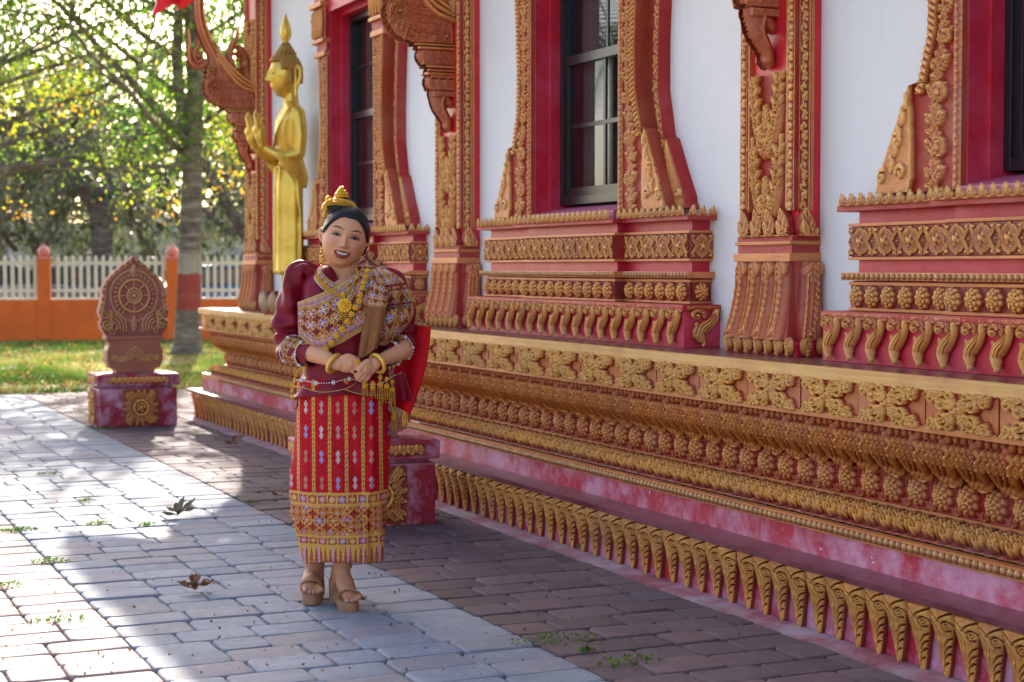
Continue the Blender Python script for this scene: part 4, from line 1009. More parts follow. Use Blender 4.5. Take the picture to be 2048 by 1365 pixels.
def head_geo(nth=200, nph=240, kind='woman'):
    """head in units of half its height, face towards -y"""
    th = np.linspace(.02, math.pi-.02, nth); ph = np.linspace(0, 2*math.pi, nph, endpoint=False)
    ph = ph+.35*np.sin(ph)*0; T, P = np.meshgrid(th, ph, indexing='ij')
    # denser lines towards the face (phi = -90 deg)
    P = P+.55*np.cos(P)*1.0
    z = np.cos(T); s = np.sin(T)**.92
    x = .73*s*np.cos(P); y = .88*s*np.sin(P)
    fr = np.clip(-np.sin(P), 0, 1)**.5; lo = np.clip(-z, 0, 1)
    jaw = .05 if kind == 'woman' else .16
    x = x*(1-jaw*lo**1.5-(.10 if kind == 'woman' else .16)*np.clip(lo-.55, 0, 1)*2)
    y = np.where(y > 0, y*(1-.30*lo), y*(1+.02*lo)); y = y-.06*lo*(y > 0)
    d = np.zeros_like(x); ax = np.abs(x)
    if kind == 'woman':
        nz = np.interp(z, [-.31, -.27, -.21, -.1, .15, .3], [0, .12, .20, .135, .035, 0]); nw = np.interp(z, [-.3, -.2, .0, .2], [.11, .085, .07, .08])
        d += nz*G(x, nw)+.085*G(ax-.105, .06)*G(z+.235, .055)
        ex, ez = .295, .075; e1 = ez
        d -= .085*G(ax-ex, .17)*G(z-ez, .12); d += .060*G(ax-ex, .12)*G(z-ez, .065)
        d += .035*G(ax-.30, .22)*G(z-.27, .07)
        d += .075*G(ax-.43, .17)*G(z+.20, .16)
        mz = -.50+.055*np.clip(ax/.28, 0, 1.3)**2
        d += .055*G(x, .30)*G(z+.50, .17); d += .040*G(x, .22)*G(z-mz-.085, .04)+.05*G(x, .20)*G(z-mz+.095, .045)
        d -= .035*G(x, .20)*G(z-mz, .04)
        d += .05*G(x, .22)*G(z+.86, .13)-.03*G(x, .2)*G(z+.72, .06)
        d -= .03*G(ax-.33, .05)*G(z+.40, .12)
    else:
        nz = np.interp(z, [-.33, -.29, -.22, -.1, .22, .35], [0, .20, .34, .24, .10, .0]); d += nz*G(x, .085)+.05*G(ax-.10, .05)*G(z+.27, .05)
        d -= .07*G(ax-.28, .18)*G(z-.08, .10); d += .065*G(ax-.29, .14)*G(z-.06, .06); d += .045*G(z-.27+.12*(ax-.28)**2*8, .035)*G(ax-.30, .2)
        d += .06*G(x, .20)*G(z+.50, .05)+.055*G(x, .15)*G(z+.60, .04)-.03*G(x, .25)*G(z+.55, .022); d += .07*G(x, .2)*G(z+.88, .11)
    y = y-d*fr
    return x, y, z, fr
def head_mesh(kind, mat, scale, M4=None):
    x, y, z, fr = head_geo(kind=kind); n1, n2 = x.shape
    V = np.stack([x, y, z], -1).reshape(-1, 3)*scale; idx = np.arange(n1*n2).reshape(n1, n2); nx = np.roll(idx, -1, 1)
    F = np.stack([idx[:-1], nx[:-1], nx[1:], idx[1:]], -1).reshape(-1, 4)[:, ::-1]
    F = [tuple(f) for f in F.tolist()]+[tuple(range(n2)), tuple((n1-1)*n2+k for k in range(n2-1, -1, -1))]
    return V, F, (x, y, z, fr)
# ---- the standing golden figure
def gold_leaf():
    m, t, b = nt('gold_statue_paint'); c = ramp(t, wnoise(t, 6, 6, .7), [(.3, (.58, .33, .04)), (.55, (.82, .52, .08)), (.75, (.74, .49, .11))])
    basecol(t, b, c); setb(b, rough=.34, metal=.55); bump(t, b, wnoise(t, 60, 4), .12, .003); return m
M['statue'] = gold_leaf(); M['statue_curl'] = simple('gold_curl_paint', (.40, .215, .04), .5, .35, var=.25)
bud = empty('standing_statue', (4.05, 13.80, 1.06), -math.pi/2); bud.scale = (.97, 1.0, .985); tag(bud, 'tall gilded standing statue with both palms raised on the temple ledge', 'statue')
Z0 = 1.06
parts = [loft([(z-Z0, 0, cy, a, b) for (z, cy, a, b) in ((1.40, .0, .205, .105), (1.42, 0, .215, .115), (1.6, .0, .20, .108), (1.9, .0, .195, .105), (2.15, 0, .19, .105), (2.30, .01, .165, .098), (2.42, .01, .165, .095), (2.58, .0, .20, .112), (2.70, .0, .225, .105), (2.78, .015, .20, .085), (2.83, .02, .11, .065), (2.86, .02, .06, .06))], 44),
         limb([(0, .02, 2.78-Z0), (0, .012, 2.98-Z0)], [.065, .062])]
for s in (1, -1):
    parts.append(limb([(s*.195, .02, 2.745-Z0), (s*.235, .03, 2.58-Z0), (s*.235, .02, 2.42-Z0)], [.062, .055, .050]))
    parts.append(limb([(s*.235, .02, 2.41-Z0), (s*.19, -.10, 2.385-Z0), (s*.135, -.225, 2.44-Z0), (s*.13, -.262, 2.50-Z0)], [.052, .048, .034, .028]))
    parts.append(limb([(s*.13, -.262, 2.48-Z0), (s*.13, -.285, 2.54-Z0), (s*.13, -.292, 2.60-Z0)], [.036, .056, .056], flat=.75, up=(0, 1, 0)))
    for k, (dx, L) in enumerate(((-.032, .135), (-.011, .155), (.011, .148), (.032, .12))):
        parts.append(limb([(s*.13+dx, -.292-dx*.7, 2.60-Z0), (s*.13+dx*1.05, -.300-dx*.7, 2.60+L*.5-Z0), (s*.13+dx*.9, -.318-dx*.65, 2.60+L-Z0)], [.021, .020, .013], 8))
    parts.append(limb([(s*.13-s*.035, -.28, 2.53-Z0), (s*.13-s*.060, -.285, 2.58-Z0), (s*.13-s*.058, -.295, 2.64-Z0)], [.015, .013, .009], 8))
    # robe hanging from the forearm
    parts.append(loft([(z-Z0, s*x, y, a, b) for (z, x, y, a, b) in ((2.12, .19, .055, .018, .04), (2.2, .2, .035, .024, .075), (2.3, .212, -.02, .030, .10), (2.38, .212, -.06, .034, .115), (2.42, .21, -.05, .028, .09))], 20))
    parts.append(limb([(s*.08, .0, 1.42-Z0), (s*.08, .0, 1.25-Z0), (s*.085, -.01, 1.22-Z0)], [.055, .042, .045])); parts.append(limb([(s*.085, .02, 1.225-Z0), (s*.09, -.10, 1.205-Z0), (s*.095, -.17, 1.20-Z0)], [.042, .034, .022], flat=.7))
# robe folds
parts.append(limb([(.07, -.100, 2.30-Z0), (.065, -.108, 1.9-Z0), (.07, -.108, 1.41-Z0)], [.014, .016, .018], 8)); parts.append(limb([(-.07, -.100, 2.30-Z0), (-.065, -.108, 1.9-Z0), (-.07, -.108, 1.41-Z0)], [.014, .016, .018], 8))
parts.append(limb([(.205, .0, 2.28-Z0), (.212, .03, 1.9-Z0), (.215, .03, 1.44-Z0)], [.012, .013, .016], 8))
parts.append(limb([(.16, -.05, 2.78-Z0), (.06, -.112, 2.62-Z0), (-.08, -.110, 2.48-Z0), (-.17, -.05, 2.40-Z0)], [.012, .013, .013, .01], 8))
for zz, r_ in ((2.305, .168), (1.425, .214)): parts.append(loft([(zz-Z0-.012, 0, .005, r_, .104), (zz-Z0, 0, .005, r_+.008, .112), (zz-Z0+.012, 0, .005, r_, .104)], 40))
Vh, Fh, hp = head_mesh('buddha', M['statue'], .178)
Vh = Vh*np.array([.92, .82, 1.05]); hc = np.array([0, -.035, 3.075-Z0]); Vh = Vh+hc
ear = []
for s in (1, -1):
    for P, r_ in (([(s*.135, .03, 3.15-Z0), (s*.140, .055, 3.12-Z0), (s*.140, .055, 3.04-Z0), (s*.130, .03, 2.96-Z0), (s*.128, .025, 2.90-Z0)], [.012, .017, .016, .014, .018]), ([(s*.125, .02, 3.13-Z0), (s*.132, .02, 3.05-Z0), (s*.128, .02, 2.93-Z0)], [.012, .012, .014])):
        ear.append(limb(P, r_, 8))
bd = link('body', fuse('body', parts+[(Vh.tolist(), Fh)]+ear, M['statue'], .0055, 3), bud)
mb = MB(); g = prng
def curl(c, r): mb.sphere(tuple(c), r, 6, 5)
for row_ in range(9):
    zz = .30+row_*.085; ra = math.sqrt(max(0, 1-min(zz, .97)**2)); n = max(6, int(34*ra))
    for k in range(n):
        a = 2*math.pi*(k+.5*(row_ % 2))/n; xx, yy = .75*ra*math.cos(a), .90*ra*math.sin(a)
        if zz < .56+.0*abs(xx) and yy < -.35*(1-.0) and abs(xx) < .62: continue
        curl((xx*.185*.965, yy*.185*.855+hc[1], zz*.185*1.05+hc[2]), .0195)
for row_ in range(5):
    zz = -.25+row_*.12
    for k in range(16):
        a = math.pi*(k+.5)/16; xx, yy = .74*math.cos(a), .86*math.sin(a)
        if yy < .02: continue
        curl((xx*.185*.955*math.sqrt(1-zz*zz*.5), yy*.185*.865*math.sqrt(1-zz*zz*.6)+hc[1], zz*.185*1.05+hc[2]), .0195)
for row_ in range(5):
    rr = .075-.013*row_
    for k in range(max(5, 14-2*row_)):
        a = 2*math.pi*(k+.5*(row_ % 2))/max(5, 14-2*row_); curl((rr*math.cos(a), rr*math.sin(a)+hc[1]+.01, .185+.020*row_+hc[2]), .0165)
mb.sphere((0, hc[1]+.01, hc[2]+.19), (.07, .07, .075), 12, 8); mb.obj('hair_curls', [M['statue_curl']], bud, smooth=True)
mb = MB(); mb.lathe([(.022, 0), (.028, .010), (.022, .022), (.034, .035), (.056, .08), (.052, .125), (.034, .185), (.016, .23), (.004, .26)], 12, (0, hc[1]+.01, 3.335-Z0), sy=.9)
mb.obj('flame_finial', [M['statue']], bud, smooth=True)
mb = MB()
for s in (1, -1): mb.tube([(s*.030, -.158+hc[1]*0, .012+hc[2]), (s*.055, -.163, .006+hc[2]), (s*.082, -.147, .018+hc[2])], [.002, .0045, .002], 6)
mb.obj('eyelid', [M['black']], bud, smooth=True)
# lotus throne
lot = empty('lotus_pedestal', (4.05, 13.80, 1.058), -math.pi/2); tag(lot, 'round pedestal of fat pink lotus petals under the golden statue', 'pedestal')
mb = MB(); mb.lathe([(.26, 0), (.27, .03), (.22, .05), (.22, .13), (.20, .145)], 28, sy=.85); mb.obj('pedestal_core', [M['terra']], lot, smooth=True, auto=40)
def lotus_petal():
    r = Rel(.13, .19, 20, 26, 0, .095); u = r.Y/.19; wid = .062*np.sin(math.pi*np.clip(u*.86+.10, 0, 1))**.7; q = np.abs(r.X)/wid
    r.H = np.where(q < 1, .045*np.sqrt(np.clip(1-q*q, 0, 1))*(.4+.6*np.sin(math.pi*np.clip(u, 0, 1))), 0); r.mask = q < 1.05
    return r.mesh('lotus_petal', M['petal'], thick=.02)
M['petal'] = gold_carved('lotus_petal_paint', (.34, .10, .15), (.38, .17, .13), (.42, .25, .12), (.48, .30, .13))
tp = lotus_petal()
for k in range(13):
    a = 2*math.pi*k/13; link('lotus_petal', tp, lot, (.235*math.cos(a), .20*math.sin(a), .0), (R_(8), 0, a+math.pi/2))
# ---------------------------------------------------------------- the woman
def LP(px, py, y=0.):
    """metres in her own frame: x to her left hand side as seen from the front, y away, z up"""
    F = 7.3+y; return np.array([(px-1024)/3400*F+.728, y, 1.45-(py-535)/3400*F])
rt = LP(670, 535)[0]*0
RV = np.array([math.cos(TH), -math.sin(TH)]); FV = np.array([math.sin(TH), math.cos(TH)])
wpos = RV*(-.728)+FV*7.3
woman = empty('person', (wpos[0], wpos[1], 0), -TH)
tag(woman, 'smiling woman in maroon silk blouse, brocade sash and red patterned skirt, hands clasped', 'person')
def vcol_mat(name, rough=.6, sheen=0., sss=0., spec=.4, bmp=0, metal=0, bsc=400):
    m, t, b = nt(name); a = t.nodes.new('ShaderNodeAttribute'); a.attribute_name = 'Col'; t.links.new(a.outputs['Color'], b.inputs['Base Color'])
    setb(b, rough=rough, spec=spec, sheen=sheen, metal=metal)
    if sss: setb(b, sss=sss); b.inputs['Subsurface Radius'].default_value = (.012, .005, .003)
    if bmp: bump(t, b, noise(t, bsc, 3), bmp, .001)
    return m
M['skin'] = vcol_mat('skin', .5, sss=.10, spec=.3); M['cloth'] = vcol_mat('woven_cloth', .7, sheen=.0, bmp=.3, spec=.2); 
def silk():
    m, t, b = nt('maroon_silk'); w = noise(t, 7, 4, .6); basecol(t, b, ramp(t, w, [(.3, (.15, .003, .012)), (.7, (.25, .006, .022))]))
    setb(b, rough=.42, sheen=.0, spec=.25); b.inputs['Sheen Tint'].default_value = (1, .3, .35, 1); bump(t, b, noise(t, 500, 2, stretch=(1, 1, 3)), .15, .001); return m
M['silk'] = silk(); M['hair'] = None
def hairm():
    m, t, b = nt('black_hair'); basecol(t, b, (.006, .006, .008)); setb(b, rough=.34, spec=.28); bump(t, b, noise(t, 30, 4, .6, stretch=(9, 9, .6)), .6, .004); return m
M['hair'] = hairm()
M['jewel'] = simple('gold_jewellery', (.80, .44, .04), .28, .85, var=.15, world_=False, scale=60, bmp=.4, bscale=500); M['pearl'] = simple('white_pearl', (.75, .70, .66), .25, var=.05)
M['bangle'] = simple('yellow_gold_bangle', (.82, .46, .08), .35, .5, var=.08, world_=False, bmp=.2, bscale=500)
M['redcloth'] = simple('bright_red_lining', (.58, .006, .012), .7, spec=.15, var=.1, scale=5); M['brown'] = simple('brown_silk', (.25, .095, .03), .6, spec=.15, var=.15, scale=12, bmp=.1)
M['shoe'] = simple('tan_suede', (.38, .18, .09), .7, var=.12); M['gpipe'] = simple('gold_piping', (.50, .28, .10), .4, .4)
HCX = LP(693.5, 480, -.03)
def rotm(M3, V): return V@M3.T
roll = R_(13.0); yaw = R_(7.0); pit = R_(3)
RM = np.array(Euler((pit, roll, yaw), 'XYZ').to_matrix())
HS = .131; hcen = LP(690.5, 477, -.03)
V, F, (hx, hy, hz, hf) = head_mesh('woman', M['skin'], HS)
ax = np.abs(hx); front = hy < .1
skin0 = np.array([.67, .315, .17]); C = np.tile(skin0, hx.shape+(1,)).astype(float)
def paint(Cc, w, c): w = np.clip(w, 0, 1)[..., None]; return Cc*(1-w)+np.array(c)*w
C = paint(C, .50*G(ax-.43, .20)*G(hz+.18, .17)*front, (.58, .20, .15))
C = paint(C, .25*(hz < -.1)*front, (.54, .27, .15))
mz = -.50+.058*np.clip(ax/.28, 0, 1.3)**2
ez = .075
# eye shadow, lid line, eye white, iris
lid = ez+.045*(1-((ax-.295)/.15)**2)
C = paint(C, .75*G(ax-.31, .15)*np.clip(1-np.abs(hz-(ez+.075))/.085, 0, 1)*front*1.1, (.17, .075, .055))
eyew = ((ax-.295)/.130)**2+((hz-ez)/.036)**2
C = paint(C, np.clip((1.7-eyew)*3, 0, 1)*front*.85, (.035, .016, .014))
C = paint(C, np.clip((1-eyew)*5, 0, 1)*front, (.27, .21, .18))
ir = np.hypot(ax-.295, (hz-ez)); C = paint(C, np.clip((.064-ir)*80, 0, 1)*np.clip((1-eyew)*6, 0, 1)*front, (.012, .007, .006))
lash = np.abs(hz-(ez+.040*(1-((ax-.295)/.14)**2)+.05*np.clip(ax-.38, 0, 1)))
C = paint(C, np.clip((.024-lash)*90, 0, 1)*(ax > .155)*(ax < .47)*front, (.01, .006, .006))
bz = .275+.055*(1-((ax-.32)/.20)**2)-.10*np.clip(ax-.40, 0, 1); bw = .036*np.clip(1-np.abs(ax-.30)/.23, 0, 1)**.5
C = paint(C, np.clip((bw-np.abs(hz-bz))*70, 0, 1)*(ax > .09)*front*.95, (.02, .012, .01))
# lips and teeth
lw = (hx/.275)**2
up_ = .115*np.sqrt(np.clip(1-lw, 0, 1)); lo_ = .150*np.sqrt(np.clip(1-lw, 0, 1)); dz = hz-mz
C = paint(C, ((dz < up_) & (dz > -lo_) & (lw < 1) & front)*.95, (.25, .032, .035))
tt = (hx/.225)**2; C = paint(C, ((np.abs(dz-.015) < .046*np.sqrt(np.clip(1-tt, 0, 1))) & (tt < 1) & front)*1., (.03, .008, .008))
tt = (hx/.190)**2; teeth = (np.abs(dz-.020) < .034*np.sqrt(np.clip(1-tt, 0, 1))) & (tt < 1) & front
C = paint(C, teeth*1., (.74, .70, .66)); C = paint(C, teeth*(np.abs(((hx/.062)+.5) % 1-.5) < .07)*.35, (.3, .2, .17))
# nostrils, dark openings painted into the skin colour
C = paint(C, np.clip(1-np.hypot((ax-.075)/.035, (hz+.275)/.018), 0, 1)*2*front, (.10, .03, .02))
Vh = rotm(RM, V)+hcen; Ch = C.reshape(-1, 3); Fh = F
def HP(x, y, z): return (RM@(np.array([x, y, z])*HS))+hcen
# neck, chest, forearms, hands, legs and feet as one skin
Zz = lambda zx, zy, y: LP(630+zx/9.1, 650+zy/9.1, y)
parts = []
parts.append(limb([LP(697, 590, .0), LP(694, 560, .01), HP(.02, .12, -.62)], [.085, .060, .062], 16)); parts.append(ball(LP(697, 592, -.0), (.15, .085, .07))); parts.append(ball(LP(690, 596, -.045), (.085, .088, .085)))
parts.append(limb([LP(690, 790, .0), LP(690, 700, .0), LP(694, 620, .0)], [.13, .12, .11])); parts.append(limb([LP(665, 800, .0), LP(650, 930, .02), LP(640, 1045, .06)], [.085, .075, .058])); parts.append(limb([LP(705, 800, .0), LP(695, 930, .0), LP(684, 1035, -.02)], [.085, .075, .058]))
ears = []
for s in (-1, 1):
    q_ = 1 if s < 0 else .88; e = [HP(s*.72*q_, .05, .12), HP(s*.80*q_, .12, .08), HP(s*.79*q_, .12, -.08), HP(s*.72*q_, .05, -.24)]; ears.append(limb(e, [.008, .011, .010, .009], 8)); parts.append(limb([HP(s*.66, .05, -.02), HP(s*.76, .09, -.02)], [.018, .012], 8))
parts += ears
# right forearm (image left) and hand
A0, A1, A2 = LP(600, 702, -.08), LP(648, 715, -.19), Zz(340, 705, -.215)
parts.append(limb([A0, A1, A2, Zz(460, 715, -.225)], [.042, .033, .0255, .030], 14))
parts.append(limb([Zz(430, 715, -.225), Zz(540, 715, -.232), Zz(630, 725, -.232)], [.028, .036, .034], 14, flat=.55, up=(0, 1, 0)))
for (a, b, c, d, r_) in (((630, 620), (720, 640), (800, 700), (850, 750), .0105), ((640, 680), (740, 720), (800, 790), (790, 850), .0105), ((640, 745), (725, 790), (770, 850), (745, 900), .010), ((620, 805), (690, 850), (740, 900), (730, 945), .009)):
    parts.append(limb([Zz(*a, -.235), Zz(*b, -.246), Zz(*c, -.236), Zz(*d, -.222)], [r_*1.15, r_*1.05, r_, r_*.8], 10))
parts.append(limb([Zz(470, 630, -.230), Zz(600, 575, -.240), Zz(720, 610, -.236), Zz(790, 640, -.226)], [.015, .0125, .0105, .008], 10))
# left forearm and hand (image right), thumb over the clasp
B0, B1 = LP(805, 700, -.06), Zz(1200, 640, -.19)
parts.append(limb([B0, LP(783, 712, -.13), B1, Zz(1060, 720, -.225)], [.042, .035, .026, .028], 14))
parts.append(limb([Zz(1080, 720, -.225), Zz(980, 770, -.242), Zz(900, 800, -.250)], [.028, .036, .033], 14, flat=.6, up=(0, 1, 0)))
for (a, b, c, d, y, r_) in (((900, 740), (820, 800), (770, 900), (760, 960), -.262, .0115), ((930, 820), (850, 880), (790, 950), (790, 1000), -.258, .0115), ((960, 860), (890, 940), (830, 990), (850, 1020), -.250, .011), ((990, 890), (950, 970), (900, 1010), (910, 1010), -.242, .010)):
    parts.append(limb([Zz(*a, y+.006), Zz(*b, y-.012), Zz(*c, y-.006), Zz(*d, y+.012)], [r_*1.15, r_*1.05, r_, r_*.85], 10))
parts.append(limb([Zz(960, 690, -.252), Zz(880, 730, -.268), Zz(800, 800, -.274), Zz(735, 850, -.272)], [.017, .0135, .012, .009], 10))
# legs and feet
parts.append(limb([LP(640, 1040, .06), LP(629, 1115, .07), LP(625, 1146, .06), LP(619, 1166, .02), LP(615, 1180, -.045)], [.058, .047, .040, .040, .034], 14)); parts.append(limb([LP(629, 1130, .07), LP(632, 1158, .10)], [.038, .030]))
for k, (px, py) in enumerate(((608, 1185), (616, 1189), (625, 1190), (633, 1188), (640, 1184))): parts.append(limb([LP(618+(px-624)*.7, 1174, -.03), LP(px, py, -.085)], [.013, .0115 if k else .010], 8))
parts.append(limb([LP(684, 1030, -.02), LP(682, 1115, -.06), LP(682, 1148, -.07), LP(689, 1176, -.10), LP(697, 1196, -.165)], [.058, .045, .036, .040, .034], 14)); parts.append(limb([LP(680, 1135, -.06), LP(674, 1162, -.04)], [.034, .029]))
for k, (px, py) in enumerate(((692, 1207), (702, 1207), (709, 1205), (714, 1202), (718, 1198))): parts.append(limb([LP(695+(px-700)*.6, 1194, -.15), LP(px, py, -.205)], [.013, .0135 if k < 1 else .0105], 8))
from mathutils.kdtree import KDTree
body = fuse('body', parts+[(Vh.tolist(), F)], M['skin'], .0023, 2)
Vb = np.empty(len(body.vertices)*3, np.float32); body.vertices.foreach_get('co', Vb); Vb = Vb.reshape(-1, 3)
kd = KDTree(len(Vh)); [kd.insert(v, i) for i, v in enumerate(Vh.tolist())]; kd.balance()
Cb = np.tile(skin0, (len(Vb), 1)).astype(float); tone = vnoise(Vb[:, 0], Vb[:, 2], 22, 4)[:, None]; Cb = Cb*(.92+.14*tone); Cb[Vb[:, 2] < .3] *= np.array([.74, .66, .62])
hot = np.nonzero(Vb[:, 2] > hcen[2]-.16)[0]
for i in hot.tolist():
    co, k, d = kd.find(Vb[i])
    if d < .008: Cb[i] = Ch[k]
c4 = np.ones((len(Vb), 4), np.float32); c4[:, :3] = Cb; at_ = body.attributes.new('Col', 'FLOAT_COLOR', 'POINT'); at_.data.foreach_set('color', c4.ravel())
link('body', body, woman)
mb = MB(); mb.sphere(tuple(Zz(728, 853, -.281)), (.0085, .005, .0065), 8, 6); mb.obj('thumb_nail', [simple('dark_plum_polish', (.03, .005, .03), .15)], woman, smooth=True)
mb = MB()
for px, py in ((692, 1207.5), (702, 1207.5), (608, 1185.5), (616, 1190), (625, 1190.5)): 
    q = LP(px, py-1.5, -.217 if px > 650 else -.097); mb.sphere(tuple(q), (.008, .005, .006), 8, 5)
mb.obj('toe_nail', [simple('pink_polish', (.55, .30, .30), .15)], woman, smooth=True)
# hair: close shell plus a bun
x2, y2, z2, f2 = head_geo(110, 150, 'hair'); 
k_ = 1.10; hl = .66-.66*np.clip(np.abs(x2)/.70, 0, 1)**2.6
face = (y2 < .02) & (z2 < hl) ; keep = ~face & (z2 > -.42-.3*(y2 > .4))
n1, n2 = x2.shape; idx = np.arange(n1*n2).reshape(n1, n2); nx = np.roll(idx, -1, 1)
kk = keep[:-1] & keep[1:] & np.roll(keep, -1, 1)[:-1] & np.roll(keep, -1, 1)[1:]
Fq = np.stack([idx[:-1], nx[:-1], nx[1:], idx[1:]], -1)[kk][:, ::-1]
edge = np.clip((z2-hl)/.10, 0, 1); edge = np.where(y2 > .02, 1, edge); kz = 1.005+(k_-1.005)*edge**.6
wav = 1+.006*np.sin(np.arctan2(x2, z2-1.25)*90)
Vv = np.stack([x2*kz*wav, y2*kz, z2*kz], -1).reshape(-1, 3)*HS; Vv = rotm(RM, Vv)+hcen
used = np.zeros(len(Vv), bool); used[Fq.ravel()] = True; re = np.cumsum(used)-1
ho = link('hair', mesh('hair', Vv[used], re[Fq], M['hair'], True), woman)
sm = ho.modifiers.new('thick', 'SOLIDIFY'); sm.thickness = .012; sm.offset = -1
tilt = RM@np.array([0, 0, 1.]); sx_ = RM@np.array([1., 0, 0])
def HQ(px, py, y): return LP(px, py, y)
mb = MB(); c = HQ(683, 416, -.0)
for k in range(1): mb.sphere(tuple(c), (.072, .07, .040), 20, 12); mb.sphere(tuple(HQ(684, 406, .0)), (.048, .05, .024), 16, 10)
mb.obj('hair_bun', [M['hair']], ho, smooth=True)
def beads(mb, P, r, step=None):
    P = catmull(np.array(P, float), 8); S = np.concatenate([[0], np.cumsum(np.linalg.norm(np.diff(P, axis=0), axis=1))]); n = max(2, int(S[-1]/(step or r*2.05)))
    for s in np.linspace(0, S[-1], n): mb.sphere((np.interp(s, S, P[:, 0]), np.interp(s, S, P[:, 1]), np.interp(s, S, P[:, 2])), r, 6, 5)
def fleur(mb, c, r, n=8):
    c = np.array(c)
    for k in range(n):
        a = 2*math.pi*k/n; mb.sphere((c[0]+.66*r*math.cos(a), c[1], c[2]+.66*r*math.sin(a)), (r*.30, r*.18, r*.30), 6, 5)
    for k in range(6):
        a = 2*math.pi*k/6+.3; mb.sphere((c[0]+.33*r*math.cos(a), c[1]-.15*r, c[2]+.33*r*math.sin(a)), r*.2, 6, 5)
    mb.sphere((c[0], c[1]-.25*r, c[2]), r*.26, 8, 6)
def hairline_ring(py, w, h, y):
    return [HQ(681+w*math.sin(a), py-h*math.cos(a)+.20*w*math.sin(a)*.5, y-.060*math.cos(a*.9)) for a in np.linspace(-1.45, 1.45, 12)]
mb = MB(); 
for py, w, h, r_ in ((424, 36, 14, .0042), (421, 35.5, 15, .0048), (417, 34, 15, .0042), (413.5, 31, 14, .0048)): beads(mb, hairline_ring(py, w, h, -.012), r_)
mb.obj('bun_band', [M['jewel']], woman, smooth=True)
mb = MB(); c = HQ(684, 398, -.0)
for k, (r_, z) in enumerate(((.031, -.006), (.028, .008), (.023, .020), (.017, .031), (.010, .040), (.005, .046))):
    for j in range(max(5, int(2*math.pi*r_/.009))):
        a = 2*math.pi*j/max(5, int(2*math.pi*r_/.009))+k*.4; mb.sphere((c[0]+r_*math.cos(a), c[1]+r_*math.sin(a), c[2]+z), .0055, 6, 5)
mb.lathe([(.030, -.01), (.026, .01), (.014, .034), (.003, .048)], 14, tuple(c)); mb.obj('bun_crown', [M['jewel']], woman, smooth=True)
mb = MB(); fleur(mb, HQ(658, 401, -.03), .019, 8); fleur(mb, HQ(657, 404, -.045), .013, 6); beads(mb, [HQ(655, 410, -.03), HQ(652, 422, -.04), HQ(650, 434, -.04)], .0058); fleur(mb, HQ(652, 418, -.045), .011, 6); fleur(mb, HQ(649, 431, -.045), .010, 6)
mb.obj('hair_ornament', [M['jewel']], woman, smooth=True)
mb = MB(); beads(mb, [LP(644, 490, -.02), LP(643.5, 503, -.03)], .0034); beads(mb, [LP(643, 505, -.03), LP(643, 520, -.035), LP(643.5, 532, -.04)], .0062); beads(mb, [LP(641, 512, -.03), LP(641, 526, -.035)], .004); beads(mb, [LP(646, 512, -.03), LP(646, 526, -.035)], .004); mb.obj('earring', [M['jewel']], woman, smooth=True)
# ---- blouse
TOR = [(.885, .012, .0, .222, .172), (.93, .012, 0, .205, .162), (.985, .010, 0, .182, .148), (1.04, .012, 0, .180, .148), (1.12, .016, 0, .186, .155), (1.22, .020, -.008, .196, .175), (1.30, .024, -.008, .200, .168), (1.37, .026, 0, .200, .140), (1.415, .026, .005, .178, .106), (1.438, .026, .01, .135, .088), (1.456, .024, .015, .105, .075)]
TZ = [t[0] for t in TOR]; TA = np.array(TOR)
def tor(z): return [float(np.interp(z, TZ, TA[:, i])) for i in (1, 2, 3, 4)]
def torso_y(x, z, off=0.):
    cx, cy, a, b = tor(z); q = min(.985, abs((x-cx)/(a+off))); return cy-(b+off)*math.sqrt(1-q*q)
def sheet(name, fn, nu, nv, mats, parent, colf=None, smooth=True, thick=.004, closed_u=False):
    U, Vv = np.meshgrid(np.linspace(0, 1, nu+1), np.linspace(0, 1, nv+1)); P = np.zeros(U.shape+(3,))
    for j in range(nv+1):
        for i in range(nu+1): P[j, i] = fn(U[j, i], Vv[j, i])
    idx = np.arange(U.size).reshape(U.shape); F = np.stack([idx[:-1, :-1], idx[:-1, 1:], idx[1:, 1:], idx[1:, :-1]], -1).reshape(-1, 4)
    col = colf(U, Vv).reshape(-1, 3) if colf else None
    o = link(name, mesh(name, P.reshape(-1, 3), F, mats, smooth, col=col), parent)
    if thick: s = o.modifiers.new('thick', 'SOLIDIFY'); s.thickness = thick; s.offset = 0
    return o
blouse = empty('blouse', (0, 0, 0), 0, woman)
def fbody(u, v):
    a = 2*math.pi*u; z = .90+.556*v; cx, cy, A, B = tor(z); f = .004*math.sin(9*a+6*z*3)*(1-v)+.003*math.sin(5*a+20*z)
    flare = .03*(1-min(1, v/.14))*(.5+.5*math.sin(7*a+1)); A += flare+f; B += flare*.4+f
    z2 = z+(-.014*math.cos(2*a)*(v < .1)); s = -math.sin(a)
    # neckline dips to a V in front
    z2 -= .115*max(0, -math.sin(a))**10*max(0, (v-.70)/.30)
    return np.array([cx+A*math.cos(a), cy+B*math.sin(a), z2])
sheet('bodice', fbody, 110, 70, M['silk'], blouse)
def sleeve(path, rad, flat=1.):
    Pc = catmull(np.array(path, float), 10); rc = catmull(np.array([[r, r, r] for r in rad], float), 10)[:, 0]; return Pc, rc
